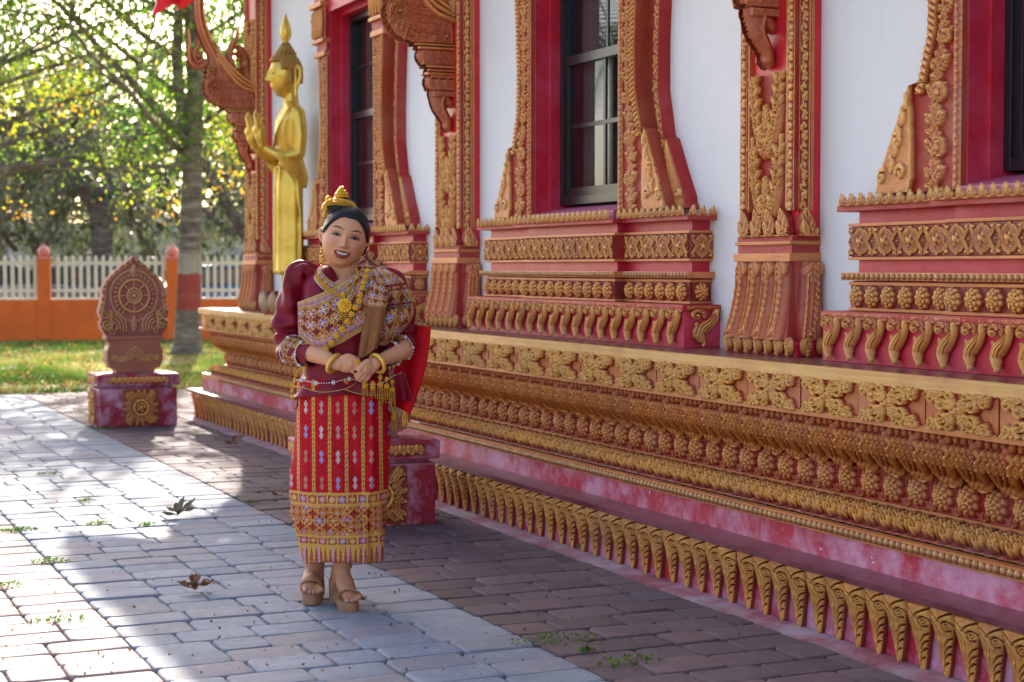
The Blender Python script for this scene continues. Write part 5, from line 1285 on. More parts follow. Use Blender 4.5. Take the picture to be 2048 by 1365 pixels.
def sleeve_mesh(name, path, rad, fold=.004, seed=0):
    Pc, rc = sleeve(path, rad); V, F = tube_vf(Pc, rc, 36, False); V = np.array(V); n = 36; m = len(Pc)
    cen = np.repeat(Pc, n, 0); d = V-cen; kk = np.arange(len(V)); i = kk//n; k = kk % n; t = i/m
    wr = fold*np.sin(k*2*math.pi/n*3+i*.28+seed)*np.sin(math.pi*np.clip(t, 0, 1))+fold*.9*np.sin(i*.75+2*np.sin(k*2*math.pi/n+seed))*G(t-.62, .22)+fold*.8*np.sin(k*2*math.pi/n*7+seed)*G(t-.02, .18)
    V = cen+d*(1+wr/np.maximum(np.linalg.norm(d, axis=1), 1e-4))[:, None]
    return link(name, mesh(name, V, F, M['silk'], True), blouse), Pc, rc
sl, SPc, Src = sleeve_mesh('sleeve', [LP(634, 556, .0), LP(612, 540, 0), LP(596, 547, 0), LP(586, 572, .0), LP(578, 620, .01), LP(573, 665, .01), LP(576, 692, -.02), LP(596, 704, -.07), LP(626, 711, -.13)], [.03, .038, .044, .047, .053, .056, .056, .052, .047], .0095, 1)
sr, RPc, Rrc = sleeve_mesh('sleeve', [LP(745, 558, .0), LP(772, 556, 0), LP(792, 572, 0), LP(800, 610, .0), LP(806, 655, .02), LP(806, 688, .0), LP(792, 702, -.06), LP(772, 713, -.12)], [.035, .045, .052, .054, .054, .052, .049, .044], .008, 3)
# brocade colour work
PAL = np.array([(.40, .27, .48), (.60, .33, .10), (.60, .28, .33), (.62, .42, .20), (.30, .34, .52), (.62, .36, .12)])
PALS = np.array([(.46, .34, .62), (.34, .42, .66), (.62, .32, .44), (.60, .50, .62), (.40, .34, .62), (.62, .40, .22)])
def brocade(u, v, cell=.042, dark=(.15, .012, .024), gold=(.54, .26, .06), pal=None):
    """u, v in metres"""
    C = np.tile(np.array(dark, float), u.shape+(1,)); iu = np.floor(u/cell); iv = np.floor(v/cell)
    du = (u/cell-iu-.5)*cell; dv = (v/cell-iv-.5)*cell; p = np.hypot(du, dv)/cell; a = np.arctan2(dv, du)
    gs = (np.abs(((u+v)/cell*1.0) % 1-.5) < .05) | (np.abs(((u-v)/cell*1.0) % 1-.5) < .05)
    C[gs] = gold
    dots = (np.abs((u/cell*5) % 1-.5) < .17) & (np.abs((v/cell*5+.5*np.floor(u/cell*5)) % 1-.5) < .17); C[dots] = np.array(gold)*.9
    k = ((iu*7+iv*13) % 6).astype(int); fl = p < .36*(.72+.28*np.cos(6*a)); C[fl] = (PAL if pal is None else pal)[k][fl]
    ring = (p > .40) & (p < .47); C[ring] = gold; C[p < .10] = (.62, .40, .14); C[(p > .15) & (p < .20)] = dark
    C *= (.85+.3*vnoise(u, v, 500, 2))[..., None]; return C
def edge_band(C, t, lo, hi, c): m = (t >= lo) & (t < hi); C[m] = c; return C
GOLD = (.50, .28, .09)
def cuff(name, Pc, rc, i0, i1):
    n = 48; P = Pc[i0:i1]; r = rc[i0:i1]+.0035; V, F = tube_vf(P, r, n, False); V = np.array(V); S = np.concatenate([[0], np.cumsum(np.linalg.norm(np.diff(P, axis=0), axis=1))])
    # refine along the length
    m = 24; ii = np.linspace(0, len(P)-1, m); A = V.reshape(len(P), n, 3); A2 = np.zeros((m, n, 3))
    for j, q in enumerate(ii): a = int(min(q, len(P)-2)); f = q-a; A2[j] = A[a]*(1-f)+A[a+1]*f
    n2 = 140; kk = np.linspace(0, n, n2, endpoint=False); k0 = kk.astype(int) % n; f = (kk % 1)[None, :, None]; A3 = A2[:, k0]*(1-f)+A2[:, (k0+1) % n]*f
    idx = np.arange(m*n2).reshape(m, n2); nx = np.roll(idx, -1, 1); Fq = np.stack([idx[:-1], nx[:-1], nx[1:], idx[1:]], -1).reshape(-1, 4)
    u = np.linspace(0, 2*math.pi*.05, n2)[None, :].repeat(m, 0); v = np.linspace(0, S[-1], m)[:, None].repeat(n2, 1); C = brocade(u, v, .030); t = v/S[-1]; C = edge_band(C, t, 0, .08, GOLD); C = edge_band(C, t, .92, 1.1, GOLD)
    link(name, mesh(name, A3.reshape(-1, 3), Fq, M['cloth'], True, col=C.reshape(-1, 3)), blouse)
    for e in (0, -1):
        mb = MB(); ring = A2[e]; cen = ring.mean(0); mb2 = [cen+(q-cen)*1.05 for q in ring]
        beads(mb, mb2+[mb2[0]], .0036, .011)
        for q in mb2[::8]: fleur(mb, q+np.array([0, -.004, 0]), .008, 6)
        mb.obj('cuff_pearls', [M['pearl']], blouse, smooth=True)
cuff('cuff', SPc, Src, 64, 75); cuff('cuff', RPc, Rrc, 54, 65)
# collar
def fcollar(side):
    P0 = catmull(np.array([LP(645, 533, .03), LP(646, 545, -.05), LP(660, 560, -.095), LP(678, 570, -.125)] if side < 0 else [LP(726, 528, .03), LP(722, 540, -.05), LP(708, 552, -.095), LP(690, 566, -.125)]), 8)
    P1 = catmull(np.array([LP(632, 540, .03), LP(632, 556, -.05), LP(646, 574, -.105), LP(664, 586, -.135)] if side < 0 else [LP(740, 540, .03), LP(738, 552, -.05), LP(724, 564, -.105), LP(706, 576, -.135)]), 8)
    def f(u, v): i = u*(len(P0)-1); a = int(min(i, len(P0)-2)); q = i-a; A = P0[a]*(1-q)+P0[a+1]*q; B = P1[a]*(1-q)+P1[a+1]*q; return A*(1-v)+B*v+np.array([0, -.020*math.sin(math.pi*v)-.024, 0])
    return f, P1
for s in (-1, 1):
    f, P1 = fcollar(s)
    def cf(U, V): C = brocade(U*.12, V*.035, .022); C = edge_band(C, V, 0, .12, GOLD); return edge_band(C, V, .88, 1.1, GOLD)
    sheet('collar', f, 60, 20, M['cloth'], blouse, cf)
    mb = MB(); beads(mb, [p+np.array([0, -.032, -.004]) for p in P1], .0036, .010); mb.obj('collar_pearls', [M['pearl']], blouse, smooth=True)
# peplum pearls and piping
def front_line(pts, off): return [np.array([LP(px, py)[0], torso_y(LP(px, py)[0], max(.90, LP(px, py)[2]), off), LP(px, py)[2]]) for px, py in pts]
mb = MB(); L1 = front_line([(589, 763), (608, 758), (640, 762), (675, 760), (706, 753), (740, 764), (765, 764), (790, 750)], .022); beads(mb, L1, .0035, .011)
for k in (1, 2, 3, 4, 6): fleur(mb, L1[k]+np.array([0, -.006, 0]), .0105, 6)
mb.obj('hem_pearls', [M['pearl']], blouse, smooth=True)
mb = MB(); P = catmull(np.array(front_line([(592, 772), (608, 771), (653, 779), (699, 772), (720, 760)], .03)), 6); mb.tube([tuple(p) for p in P], .0022, 6); P = catmull(np.array(front_line([(699, 774), (730, 783), (765, 786), (785, 784)], .03)), 6); mb.tube([tuple(p) for p in P], .0022, 6)
mb.obj('gold_piping', [M['gpipe']], blouse, smooth=True)
def flap(name, pts, mat, y0, amp, seed, parent=woman, colf=None, thick=.004, nu=24, nv=30):
    """pts: four pixel corners tl, tr, br, bl"""
    tl, tr, br, bl = [np.array(p, float) for p in pts]
    def f(u, v):
        q = (tl*(1-u)+tr*u)*(1-v)+(bl*(1-u)+br*u)*v; y = y0+amp*math.sin(u*7+seed+v*1.5)*(.3+.7*v)
        return LP(q[0], q[1], y)
    return sheet(name, f, nu, nv, mat, parent, colf, thick=thick)
flap('peplum_flap', [(590, 752), (612, 762), (606, 800), (588, 820)], M['silk'], -.06, .016, 1, blouse); flap('peplum_flap', [(768, 765), (808, 742), (826, 803), (778, 800)], M['silk'], -.05, .022, 2, blouse)
# ---- sash (front band, shoulder drape), lining and fold
Uu = catmull(np.array([(601, 604), (636, 592), (680, 573), (716, 555), (742, 540), (768, 540)]), 10); Ll = catmull(np.array([(602, 668), (640, 698), (680, 688), (716, 668), (745, 651), (772, 636)]), 10)
def fsash(u, v):
    i = u*(len(Uu)-1); a = int(min(i, len(Uu)-2)); q = i-a; A = Uu[a]*(1-q)+Uu[a+1]*q; B = Ll[a]*(1-q)+Ll[a+1]*q; p = A*(1-v)+B*v; w = LP(*p); fold = .004*math.sin(v*22+u*3)
    return np.array([w[0], torso_y(w[0], w[2], .022)-fold-.004, w[2]])
def csash(U, V):
    C = brocade(U*.42+.02*V, V*.235+.02*U, .052, pal=PALS); t = V
    for lo, hi in ((0, .045), (.055, .075), (.18, .20), (.21, .225), (.74, .76), (.77, .785), (.915, 1.1)): C = edge_band(C, t, lo, hi, GOLD)
    m = (t > .80) & (t < .90) | ((t > .08) & (t < .17)); C2 = brocade(U*.42, V*.235, .026, (.30, .13, .30)); C[m] = C2[m]; return C
sash = empty('brocade_sash', (0, 0, 0), 0, woman)
sheet('sash_band', fsash, 170, 84, M['cloth'], sash, csash)
R0 = catmull(np.array([(733, 541), (742, 570), (738, 610), (728, 655), (745, 690)]), 8); R1 = catmull(np.array([(770, 538), (806, 562), (824, 600), (822, 640), (775, 692)]), 8)
def fsh(u, v):
    i = v*(len(R0)-1); a = int(min(i, len(R0)-2)); q = i-a; A = R0[a]*(1-q)+R0[a+1]*q; B = R1[a]*(1-q)+R1[a+1]*q; p = A*(1-u)+B*u
    y = -.02-.165*math.sqrt(max(0, 1-(u*.93)**2))*(math.sin(math.pi*(.12+.80*min(1, v*1.6)))*.9+.1 if v < .6 else 1.0)*.95
    y -= .008*math.sin(u*19+v*4)+.005*math.sin(u*8+3)
    return LP(p[0], p[1], y)
def csh(U, V):
    C = brocade(U*.18+.1*V, V*.30, .046, pal=PALS); 
    for lo, hi in ((.30, .34), (.38, .40), (.62, .66), (.70, .72), (.94, 1.1)): C = edge_band(C, U, lo, hi, GOLD)
    for lo, hi in ((.28, .31), (.34, .36), (.52, .54)): C = edge_band(C, V, lo, hi, (.25, .02, .03))
    return C
sheet('shoulder_drape', fsh, 80, 110, M['cloth'], sash, csh)
def ffold(u, v):
    tl, tr, br, bl = map(np.array, ((741, 560.), (776, 575.), (754, 700.), (716, 717.))); q = (tl*(1-u)+tr*u)*(1-v)+(bl*(1-u)+br*u)*v; q = q+np.array([5*math.sin(math.pi*v)*(u-.2), 3*math.sin(u*5)*v])
    return LP(q[0], q[1], -.165-.045*v-.012*math.sin(u*9+.6)*v-.018*math.sin(math.pi*u))
def cfold(U, V):
    C = brocade(U*.09, V*.34, .040, pal=PALS); C[V > .30] = (.25, .095, .032); C *= (.85+.3*vnoise(U*9, V*22, 1.5, 3))[..., None]
    for lo, hi in ((.06, .075), (.20, .22), (.28, .30), (.31, .32)): C = edge_band(C, V, lo, hi, GOLD)
    return C
sheet('brown_fold', ffold, 60, 110, M['cloth'], sash, cfold, thick=.004)
def flin(u, v):
    tl, tr, br, bl = map(np.array, ((806, 640.), (862, 652.), (819, 830.), (776, 812.))); q = (tl*(1-u)+tr*u)*(1-v)+(bl*(1-u)+br*u)*v
    q = q+np.array([9*math.sin(math.pi*v)*u, -4*math.sin(math.pi*u)]); return LP(q[0], q[1], .035+.025*math.sin(u*5+.4)*(.4+v)+.02*(1-v))
sheet('red_lining', flin, 30, 40, M['redcloth'], sash, thick=.005)
def clin(U, V): return brocade(U*.12, V*.06, .03)
flap('sash_end', [(800, 620), (838, 636), (862, 655), (806, 648)], M['cloth'], .02, .004, 0, sash, clin, nu=50, nv=24)
# ---- skirt
SK = [(LP(0, 770)[2], 592, 778, .160), (LP(0, 812)[2], 592, 779, .162), (LP(0, 850)[2], 592, 779, .163), (LP(0, 900)[2], 588, 779, .160), (LP(0, 950)[2], 581, 776, .158), (LP(0, 985)[2], 580, 772, .155), (LP(0, 1050)[2], 586, 768, .145), (LP(0, 1085)[2], 594, 765, .138), (LP(0, 1121)[2], 604, 762, .132)]
skz = [s[0] for s in SK][::-1]; skl = [LP(s[1], 0)[0] for s in SK][::-1]; skr = [LP(s[2], 0)[0] for s in SK][::-1]; skb = [s[3] for s in SK][::-1]
ZT, ZB = SK[0][0]+.03, SK[-1][0]
nu, nv = 520, 300; Ug, Vg = np.meshgrid(np.linspace(0, 1, nu, endpoint=False), np.linspace(0, 1, nv)); ang = 2*math.pi*Ug; z = ZB+(ZT-ZB)*Vg
l = np.interp(z, skz, skl); r = np.interp(z, skz, skr); b = np.interp(z, skz, skb); a = (r-l)/2; cx = (l+r)/2
c, s = np.cos(ang), np.sin(ang); low = np.clip(1-Vg*1.5, 0, 1)
fold = .006*np.sin(ang*5+z*9)*low+.004*np.sin(ang*9+1.3+z*14)+.010*G(c-.62, .06)*(s < 0)
X = cx+(a+fold)*np.sign(c)*np.abs(c)**.90; Y = .01+(b+fold*1.3)*np.sign(s)*np.abs(s)**.92
Zz_ = z+.006*np.sin(ang*3)*(Vg < .01)
uu = np.where(s < 0, X, 0); 
# pattern on the cloth, measured round the front from the left stripe
px0 = LP(601, 0)[0]; pitch = .0695
arc = X; 
Cc = np.tile(np.array([.47, .004, .014]), X.shape+(1,)); weave = vnoise(X, z, 160, 1); strk = vnoise(X*.15, z, 260, 5)
Cc *= (.62+.42*weave+.34*strk)[..., None]
def setm(m, col): Cc[m] = col
st = ((arc-px0)/pitch) % 1; std = np.minimum(st, 1-st)*pitch; ww = .0052+.0022*np.abs(np.sin(z*math.pi/.020))
setm(std < ww, (.62, .33, .07)); setm((std < ww*.35) & (np.sin(z*math.pi/.010) > 0), (.30, .03, .02))
for row_, pyy in enumerate((811, 859.5, 908, 960)):
    zc = LP(0, pyy)[2]; k = np.floor((arc-px0)/pitch); dx = ((arc-px0)/pitch-k-.5)*pitch
    for sg in (-1, 1):
        d = np.abs(dx)/.0092+np.abs(z-(zc+sg*.0135))/.0165
        ci = ((k*2+row_*3) % 5).astype(int); pal = np.array([(.62, .52, .50), (.55, .20, .13), (.62, .33, .36), (.30, .32, .60), (.55, .24, .16)])
        m = d < 1; Cc[m] = pal[ci][m]; m2 = (d > .35) & (d < .55); Cc[m2] = Cc[m2]*.45
m = z < LP(0, 981)[2]
Cb2 = brocade(arc, z, .058, (.30, .012, .018), (.62, .29, .05)); q_ = brocade(arc+.029, z+.01, .029, (.32, .012, .018), (.62, .29, .05)); w_ = vnoise(arc, z, 25, 3) > .5; Cb2[w_] = q_[w_]; Cb2[...] = Cb2*1.0; Cc[m] = Cb2[m]
def zband(p0, p1): return (z < LP(0, p0)[2]) & (z > LP(0, p1)[2])
for p0, p1 in ((979, 984), (1001, 1006), (1064, 1069), (1083, 1087)): setm(zband(p0, p1), (.66, .34, .07))
for p0, p1 in ((985, 1000), (1070, 1082)):
    mm = zband(p0, p1); q = ((arc-px0)/.042) % 1-.5; zm = (LP(0, p0)[2]+LP(0, p1)[2])/2; h_ = (LP(0, p0)[2]-LP(0, p1)[2])/2; k = np.floor((arc-px0)/.042).astype(int) % 6
    Cc[mm] = (.40, .03, .03); f = (np.hypot(q/.36, (z-zm)/h_) < (.80+.2*np.cos(8*np.arctan2(z-zm, q*.042)))) & mm; Cc[f] = PAL[k][f]; g_ = (np.hypot(q/.12, (z-zm)/h_/.35) < 1) & mm; Cc[g_] = (.66, .40, .10); e_ = (np.abs(np.abs(q)-.45) < .04) & mm; Cc[e_] = (.66, .40, .10)
mm = z < LP(0, 1087)[2]; t_ = (LP(0, 1087)[2]-z)/(LP(0, 1087)[2]-ZB); q = np.abs((arc/.021) % 1-.5)*2
Cc[mm] = (.33, .02, .02); tri = mm & (q < 1-t_*.9); Cc[tri] = (.66, .34, .07); li = mm & (t_ > .4) & (np.abs((arc/.0062) % 1-.5) < .2) & (np.sin(z*700) > -.3); Cc[li] = (.60, .32, .12)
pk = mm & (np.abs((arc/.063) % 1-.5) < .06); Cc[pk] = (.55, .30, .40)
Cc *= (.86+.25*vnoise(X, z, 420, 8))[..., None]
idx = np.arange(nu*nv).reshape(nv, nu); nx = np.roll(idx, -1, 1); Fq = np.stack([idx[:-1], nx[:-1], nx[1:], idx[1:]], -1).reshape(-1, 4)
sk = link('skirt', mesh('skirt', np.stack([X, Y, Zz_], -1).reshape(-1, 3), Fq, M['cloth'], True, col=Cc.reshape(-1, 3)), woman)
sm = sk.modifiers.new('thick', 'SOLIDIFY'); sm.thickness = .006; sm.offset = 0
# ---- jewellery
neck = front_line([(638, 553), (648, 566), (664, 578), (680, 588), (696, 589)], .036); neck2 = front_line([(717, 538), (721, 550), (714, 566), (705, 580), (696, 589)], .036)
mb = MB(); beads(mb, neck, .0042); beads(mb, neck2, .0042); beads(mb, [p+np.array([.006, -.002, .006]) for p in neck], .0032)
fleur(mb, neck[-1]+np.array([0, -.008, -.0]), .013); P = front_line([(700, 609)], .045)[0]; fleur(mb, P, .034, 12); fleur(mb, P+np.array([0, -.008, 0]), .020, 8)
for k in range(5): beads(mb, [P+np.array([(-.018+.009*k), 0, -.028]), P+np.array([(-.016+.008*k), .0, -.058-.008*(2-abs(k-2))])], .0034)
mb.obj('pendant_necklace', [M['jewel']], woman, smooth=True)
mb = MB(); pts = [(741, 542), (739, 553), (736, 564), (733.5, 575), (730, 588), (727, 600), (720, 613), (713, 626), (705, 640), (695, 655), (684, 668), (673, 682), (661, 696)]
for k, (a, b2) in enumerate(pts): fleur(mb, front_line([(a, b2)], .050 if k < 3 else .044)[0]+np.array([0, -.03 if k < 5 else -.004, 0]), .0150 if k > 4 else .013, 8)
mb.obj('flower_chain', [M['jewel']], woman, smooth=True)
for (c0, ax_, r_) in ((Zz(338, 705, -.222), (A2-A1), .0395), (Zz(1135, 705, -.215), np.array(B1)-np.array(Zz(1000, 760, -.24)), .040)):
    ax_ = np.array(ax_)/np.linalg.norm(ax_); uu_ = np.cross(ax_, (0, 1, 0)); uu_ /= np.linalg.norm(uu_); vv_ = np.cross(ax_, uu_)
    P = [tuple(np.array(c0)+r_*(uu_*math.cos(t)+.85*vv_*math.sin(t))) for t in np.linspace(0, 2*math.pi, 40)]; mb = MB(); mb.tube(P, .0095, 10, cap=False); mb.obj('bangle', [M['bangle']], woman, smooth=True)
mb = MB(); fleur(mb, Zz(778, 680, -.262), .0125, 8); mb.obj('ring', [M['jewel']], woman, smooth=True)
def tassel(px, p0, p1, y, w=.010):
    mb = MB(); n = 3; a = LP(px, p0, y); b_ = LP(px, p1, y); L = a[2]-b_[2]
    fleur(mb, a+np.array([0, 0, -.006]), w*1.1, 6); fleur(mb, a+np.array([0, 0, -L*.34]), w*1.3, 8)
    for k in range(4): beads(mb, [a+np.array([w*(k-1.5)*.6, .002*k, -L*.36]), a+np.array([w*(k-1.5)*.75, 0, -L*(.86+.07*(k % 2)*2)])], .0027)
    beads(mb, [a, a+np.array([0, 0, -L*.4])], .0035); mb.obj('gold_tassel', [M['jewel']], woman, smooth=True)
for t_ in ((729, 762, 792, -.225), (745, 764, 796, -.22), (760, 752, 805, -.21), (773, 756, 806, -.195), (784, 762, 814, -.17), (786, 822, 862, .0), (810, 822, 858, .03)): tassel(*t_)
mb = MB()
for k, (a, b2) in enumerate(((609, 736), (601, 738), (594, 743), (591, 751), (589, 760), (585, 772), (583, 783), (584, 795))): fleur(mb, LP(a, b2, -.12), .0095, 6)
mb.obj('cuff_chain', [M['jewel']], woman, smooth=True)
# ---- sandals
def sandal(name, heel, toe, w, sole_z, tz, strapP, heelP):
    w0 = empty(name, (0, 0, 0), 0, woman)
    h = np.array(heel); t = np.array(toe); d = t-h; d2 = np.array([d[0], d[1], 0]); L = np.linalg.norm(d2); d2 /= L; nrm = np.array([-d2[1], d2[0], 0])
    out = []
    for k in range(28):
        a = 2*math.pi*k/28; q = .5+.5*math.cos(a); wd = w*(.80+.25*q)*.5; out.append((h+t)/2+d2*L/2*math.cos(a)*1.02+nrm*wd*math.sin(a)*(abs(math.sin(a))**-.15 if abs(math.sin(a)) > .05 else 1))
    V = []; n = 28
    for s_, zz in ((.96, 0), (1, .004), (1, 1), (.95, 1)):
        for p in out:
            f = np.clip(np.dot(p-h, d2)/L, 0, 1); top = h[2]*(1-f)**1.6+t[2]*(1-(1-f)**1.6); bot = max(0, top-.032) if f < .62 else 0.0+tz
            c_ = (h+t)/2; q = c_+(p-c_)*s_; V.append((q[0], q[1], bot+(top-bot)*zz if zz != .004 else bot+.004))
    F = [tuple(range(n-1, -1, -1)), tuple(3*n+k for k in range(n))]
    for l_ in range(3): F += [(l_*n+k, l_*n+(k+1) % n, (l_+1)*n+(k+1) % n, (l_+1)*n+k) for k in range(n)]
    link('platform_sole', mesh('platform_sole', V, F, M['shoe'], True, auto=40), w0)
    if heelP: 
        mb = MB(); a, b_, w1, w2 = heelP; mb.tube([tuple(a), tuple((np.array(a)+np.array(b_))/2), tuple(b_)], [w1, (w1+w2)/2, w2], 10); mb.obj('block_heel', [M['shoe']], w0, smooth=True, auto=50)
    for P, r_, fl in strapP: mb = MB(); P = catmull(np.array(P, float), 6); mb.tube([tuple(p) for p in P], r_, 8, flat=fl); mb.obj('strap', [M['shoe']], w0, smooth=True)
    return w0
sandal('platform_sandal', LP(673, 1166, .0), LP(702, 1212, -.215), .098, .03, .0,
       [([LP(678, 1203, -.14), LP(684, 1190, -.165), LP(698, 1184, -.185), LP(712, 1190, -.175), LP(721, 1202, -.155)], .024, .25), ([LP(660, 1160, -.04), LP(662, 1142, -.05), LP(668, 1126, -.09), LP(684, 1124, -.115), LP(698, 1128, -.09), LP(700, 1138, -.05)], .0065, .6), ([LP(659, 1172, -.02), LP(660, 1155, -.03), LP(667, 1136, -.02)], .012, .35)],
       (LP(665, 1164, -.02), LP(664, 1211, -.02)+np.array([0, 0, 0]), .022, .019))
sandal('platform_sandal', LP(634, 1160, .11), LP(616, 1194, -.085), .098, .03, .004,
       [([LP(600, 1182, -.02), LP(603, 1165, -.03), LP(618, 1158, -.055), LP(634, 1162, -.04), LP(641, 1178, -.02)], .026, .25)],
       (LP(636, 1160, .11), LP(636, 1190, .11), .022, .019))
# ---------------------------------------------------------------- fence at the back of the lawn
def PX(px, d):
    """ground point at distance d along the view axis under image column px"""
    R = (px-1024)/3400*d; return np.array([math.cos(TH)*R+math.sin(TH)*d, -math.sin(TH)*R+math.cos(TH)*d, 0.])
FA, FB = PX(-700, 33.0), PX(1500, 36.5); fd = (FB-FA)/np.linalg.norm(FB-FA); frz = math.atan2(fd[1], fd[0])
posts = [PX(px, 33.0+(px+700)/2200*3.5) for px in (-430, -170, 90, 346, 610, 880)]
wall_o = empty('garden_wall', tuple(FA), frz); tag(wall_o, 'low orange garden wall with cream pickets and salmon post finials', 'wall')
def fx(p): return float(np.dot(np.array(p)-FA, fd))
Lw = float(np.linalg.norm(FB-FA)); mb = MB(); mb.box(-8, Lw+4, -.10, .10, -.05, .80); mb.obj('base_wall', [M['orange']], wall_o, bevel=.01)
mb = MB(); mb.box(-8, Lw+4, -.06, .06, .803, .835); mb.obj('lower_course', [M['picket']], wall_o)
for p in posts:
    x = fx(p); mb = MB(); mb.box(x-.125, x+.125, -.13, .13, 0, 1.62); mb.obj('post', [M['orange']], wall_o, bevel=.008)
    mb = MB(); mb.box(x-.15, x+.15, -.15, .15, 1.622, 1.66); mb.lathe([(.06, 0), (.11, .04), (.13, .09), (.12, .14), (.07, .19), (.03, .23), (.01, .27)], 10, (x, 0, 1.66)); mb.obj('post_finial', [M['salmon']], wall_o, smooth=True, auto=45)
mb = MB(); mb.box(-8, Lw+4, -.025, .025, .95, 1.01); mb.box(-8, Lw+4, -.025, .025, 1.50, 1.57); mb.obj('fence_rail', [M['picket']], wall_o)
pk = MB(); pk.box(-.032, .032, -.035, .035, .83, 1.64); pk.add([(-.032, -.035, 1.642), (.032, -.035, 1.642), (.032, .035, 1.642), (-.032, .035, 1.642), (0, 0, 1.70)], [(0, 1, 4), (1, 2, 4), (2, 3, 4), (3, 0, 4)])
pkm = pk.me('picket', [M['picket']]); x = 4.0; k = 0
pxs = [fx(p) for p in posts]
while x < Lw-1 and k < 290:
    if min(abs(x-q) for q in pxs) > .17: link('picket', pkm, wall_o, (x, 0, 0)); k += 1
    x += .148
# ---------------------------------------------------------------- trees
def leaf_mat(name, cols, trans=.5):
    m, t, b = nt(name); f = attr(t, 'lv'); c = ramp(t, f, cols); basecol(t, b, c); setb(b, rough=.55, spec=.3)
    out = t.nodes['Material Output']; tr = t.nodes.new('ShaderNodeBsdfTranslucent'); t.links.new(c, tr.inputs[0])
    mul = mix(t, .0, c, c); t.links.new(mix(t, 1., c, (1.8, 1.95, 1.2), 'MULTIPLY'), tr.inputs[0])
    ms = t.nodes.new('ShaderNodeMixShader'); ms.inputs[0].default_value = trans; t.links.new(b.outputs[0], ms.inputs[1]); t.links.new(tr.outputs[0], ms.inputs[2]); t.links.new(ms.outputs[0], out.inputs[0]); return m
M['leaf'] = leaf_mat('mixed_autumn_leaf', [(0, (.030, .065, .012)), (.45, (.07, .14, .02)), (.62, (.20, .25, .03)), (.85, (.36, .30, .03)), (1., (.42, .20, .03))], .50)
M['leaf_dark'] = leaf_mat('dark_oak_leaf', [(0, (.03, .045, .022)), (.6, (.055, .08, .035)), (1., (.10, .12, .05))], .3)
M['moss'] = leaf_mat('grey_hanging_moss', [(0, (.10, .11, .09)), (1., (.18, .18, .15))], .3)
M['blade'] = leaf_mat('grass_blade', [(0, (.04, .09, .015)), (.45, (.10, .15, .03)), (.75, (.24, .22, .09)), (1., (.36, .30, .16))], .3)
def bark(name, painted):
    m, t, b = nt(name); c = ramp(t, noise(t, 5, 7, .75, stretch=(.6, .6, 3.2)), [(.3, (.05, .038, .03)), (.5, (.17, .14, .115)), (.68, (.36, .32, .28))])
    if painted:
        g = t.nodes.new('ShaderNodeTexCoord'); s = t.nodes.new('ShaderNodeSeparateXYZ'); t.links.new(g.outputs['Object'], s.inputs[0]); z = math_(t, 'ADD', s.outputs[2], math_(t, 'MULTIPLY', noise(t, 14, 3), .10))
        f1 = ramp(t, math_(t, 'MULTIPLY', z, .25), [(.19, 0.), (.2, 1.), (.343, 1.), (.348, 0.)]); f2 = ramp(t, math_(t, 'MULTIPLY', z, .25), [(.345, 0.), (.352, 1.), (.425, .85), (.45, 0.)])
        c = mix(t, math_(t, 'MULTIPLY', f1, .78), c, (.36, .03, .022)); c = mix(t, math_(t, 'MULTIPLY', f2, .6), c, (.50, .44, .38))
    basecol(t, b, c); setb(b, rough=.9); bump(t, b, noise(t, 16, 6, .7, stretch=(1, 1, 2.6)), 1., .05); return m
M['bark'] = bark('ringed_bark', True); M['bark2'] = bark('dark_bark', False)
def leaves_mesh(name, C, size, mat, lv, seed, shape=(1., .55), droop=0.):
    """C: (n,3) leaf centres; each leaf is a folded pointed pair of faces"""
    rs = np.random.RandomState(seed); n = len(C); u = rs.normal(size=(n, 3)); u[:, 2] -= droop; u /= np.linalg.norm(u, axis=1)[:, None]
    w = rs.normal(size=(n, 3)); w -= u*(u*w).sum(1)[:, None]; w /= np.linalg.norm(w, axis=1)[:, None]; nn = np.cross(u, w)
    s = size*rs.uniform(.6, 1.35, n)[:, None]; a = C-u*s*.5*shape[0]; d = C+u*s*.5*shape[0]; b = C+w*s*.5*shape[1]+nn*s*.08; c = C-w*s*.5*shape[1]+nn*s*.08
    V = np.stack([a, b, d, c], 1).reshape(-1, 3); F = np.arange(4*n).reshape(n, 4)
    me = mesh(name, V, F, mat); at = me.attributes.new('lv', 'FLOAT', 'POINT'); at.data.foreach_set('value', np.repeat(lv, 4).astype(np.float32)); return me
def grow(rs, base, d, L, r, depth, segs, tips, bend=.25, up=.1):
    P = [np.array(base, float)]; R = [r]; d = np.array(d, float); d /= np.linalg.norm(d); n = 6
    for i in range(n):
        d = d+rs.normal(size=3)*bend*.28+np.array([0, 0, up*.2]); d /= np.linalg.norm(d); P.append(P[-1]+d*L/n); R.append(r*(1-.62*(i+1)/n))
    segs.append((P, R))
    if depth == 0: tips.append((P[-1], d, L)); tips.append((P[3], d, L)); return
    for k in range(3 if depth > 1 else 4):
        i = rs.randint(2, n+1); q = rs.normal(size=3); q -= d*np.dot(q, d); q /= np.linalg.norm(q); nd = d*rs.uniform(.35, .9)+q*rs.uniform(.6, 1.); grow(rs, P[i], nd, L*rs.uniform(.5, .75), R[i]*.62, depth-1, segs, tips, bend, up)
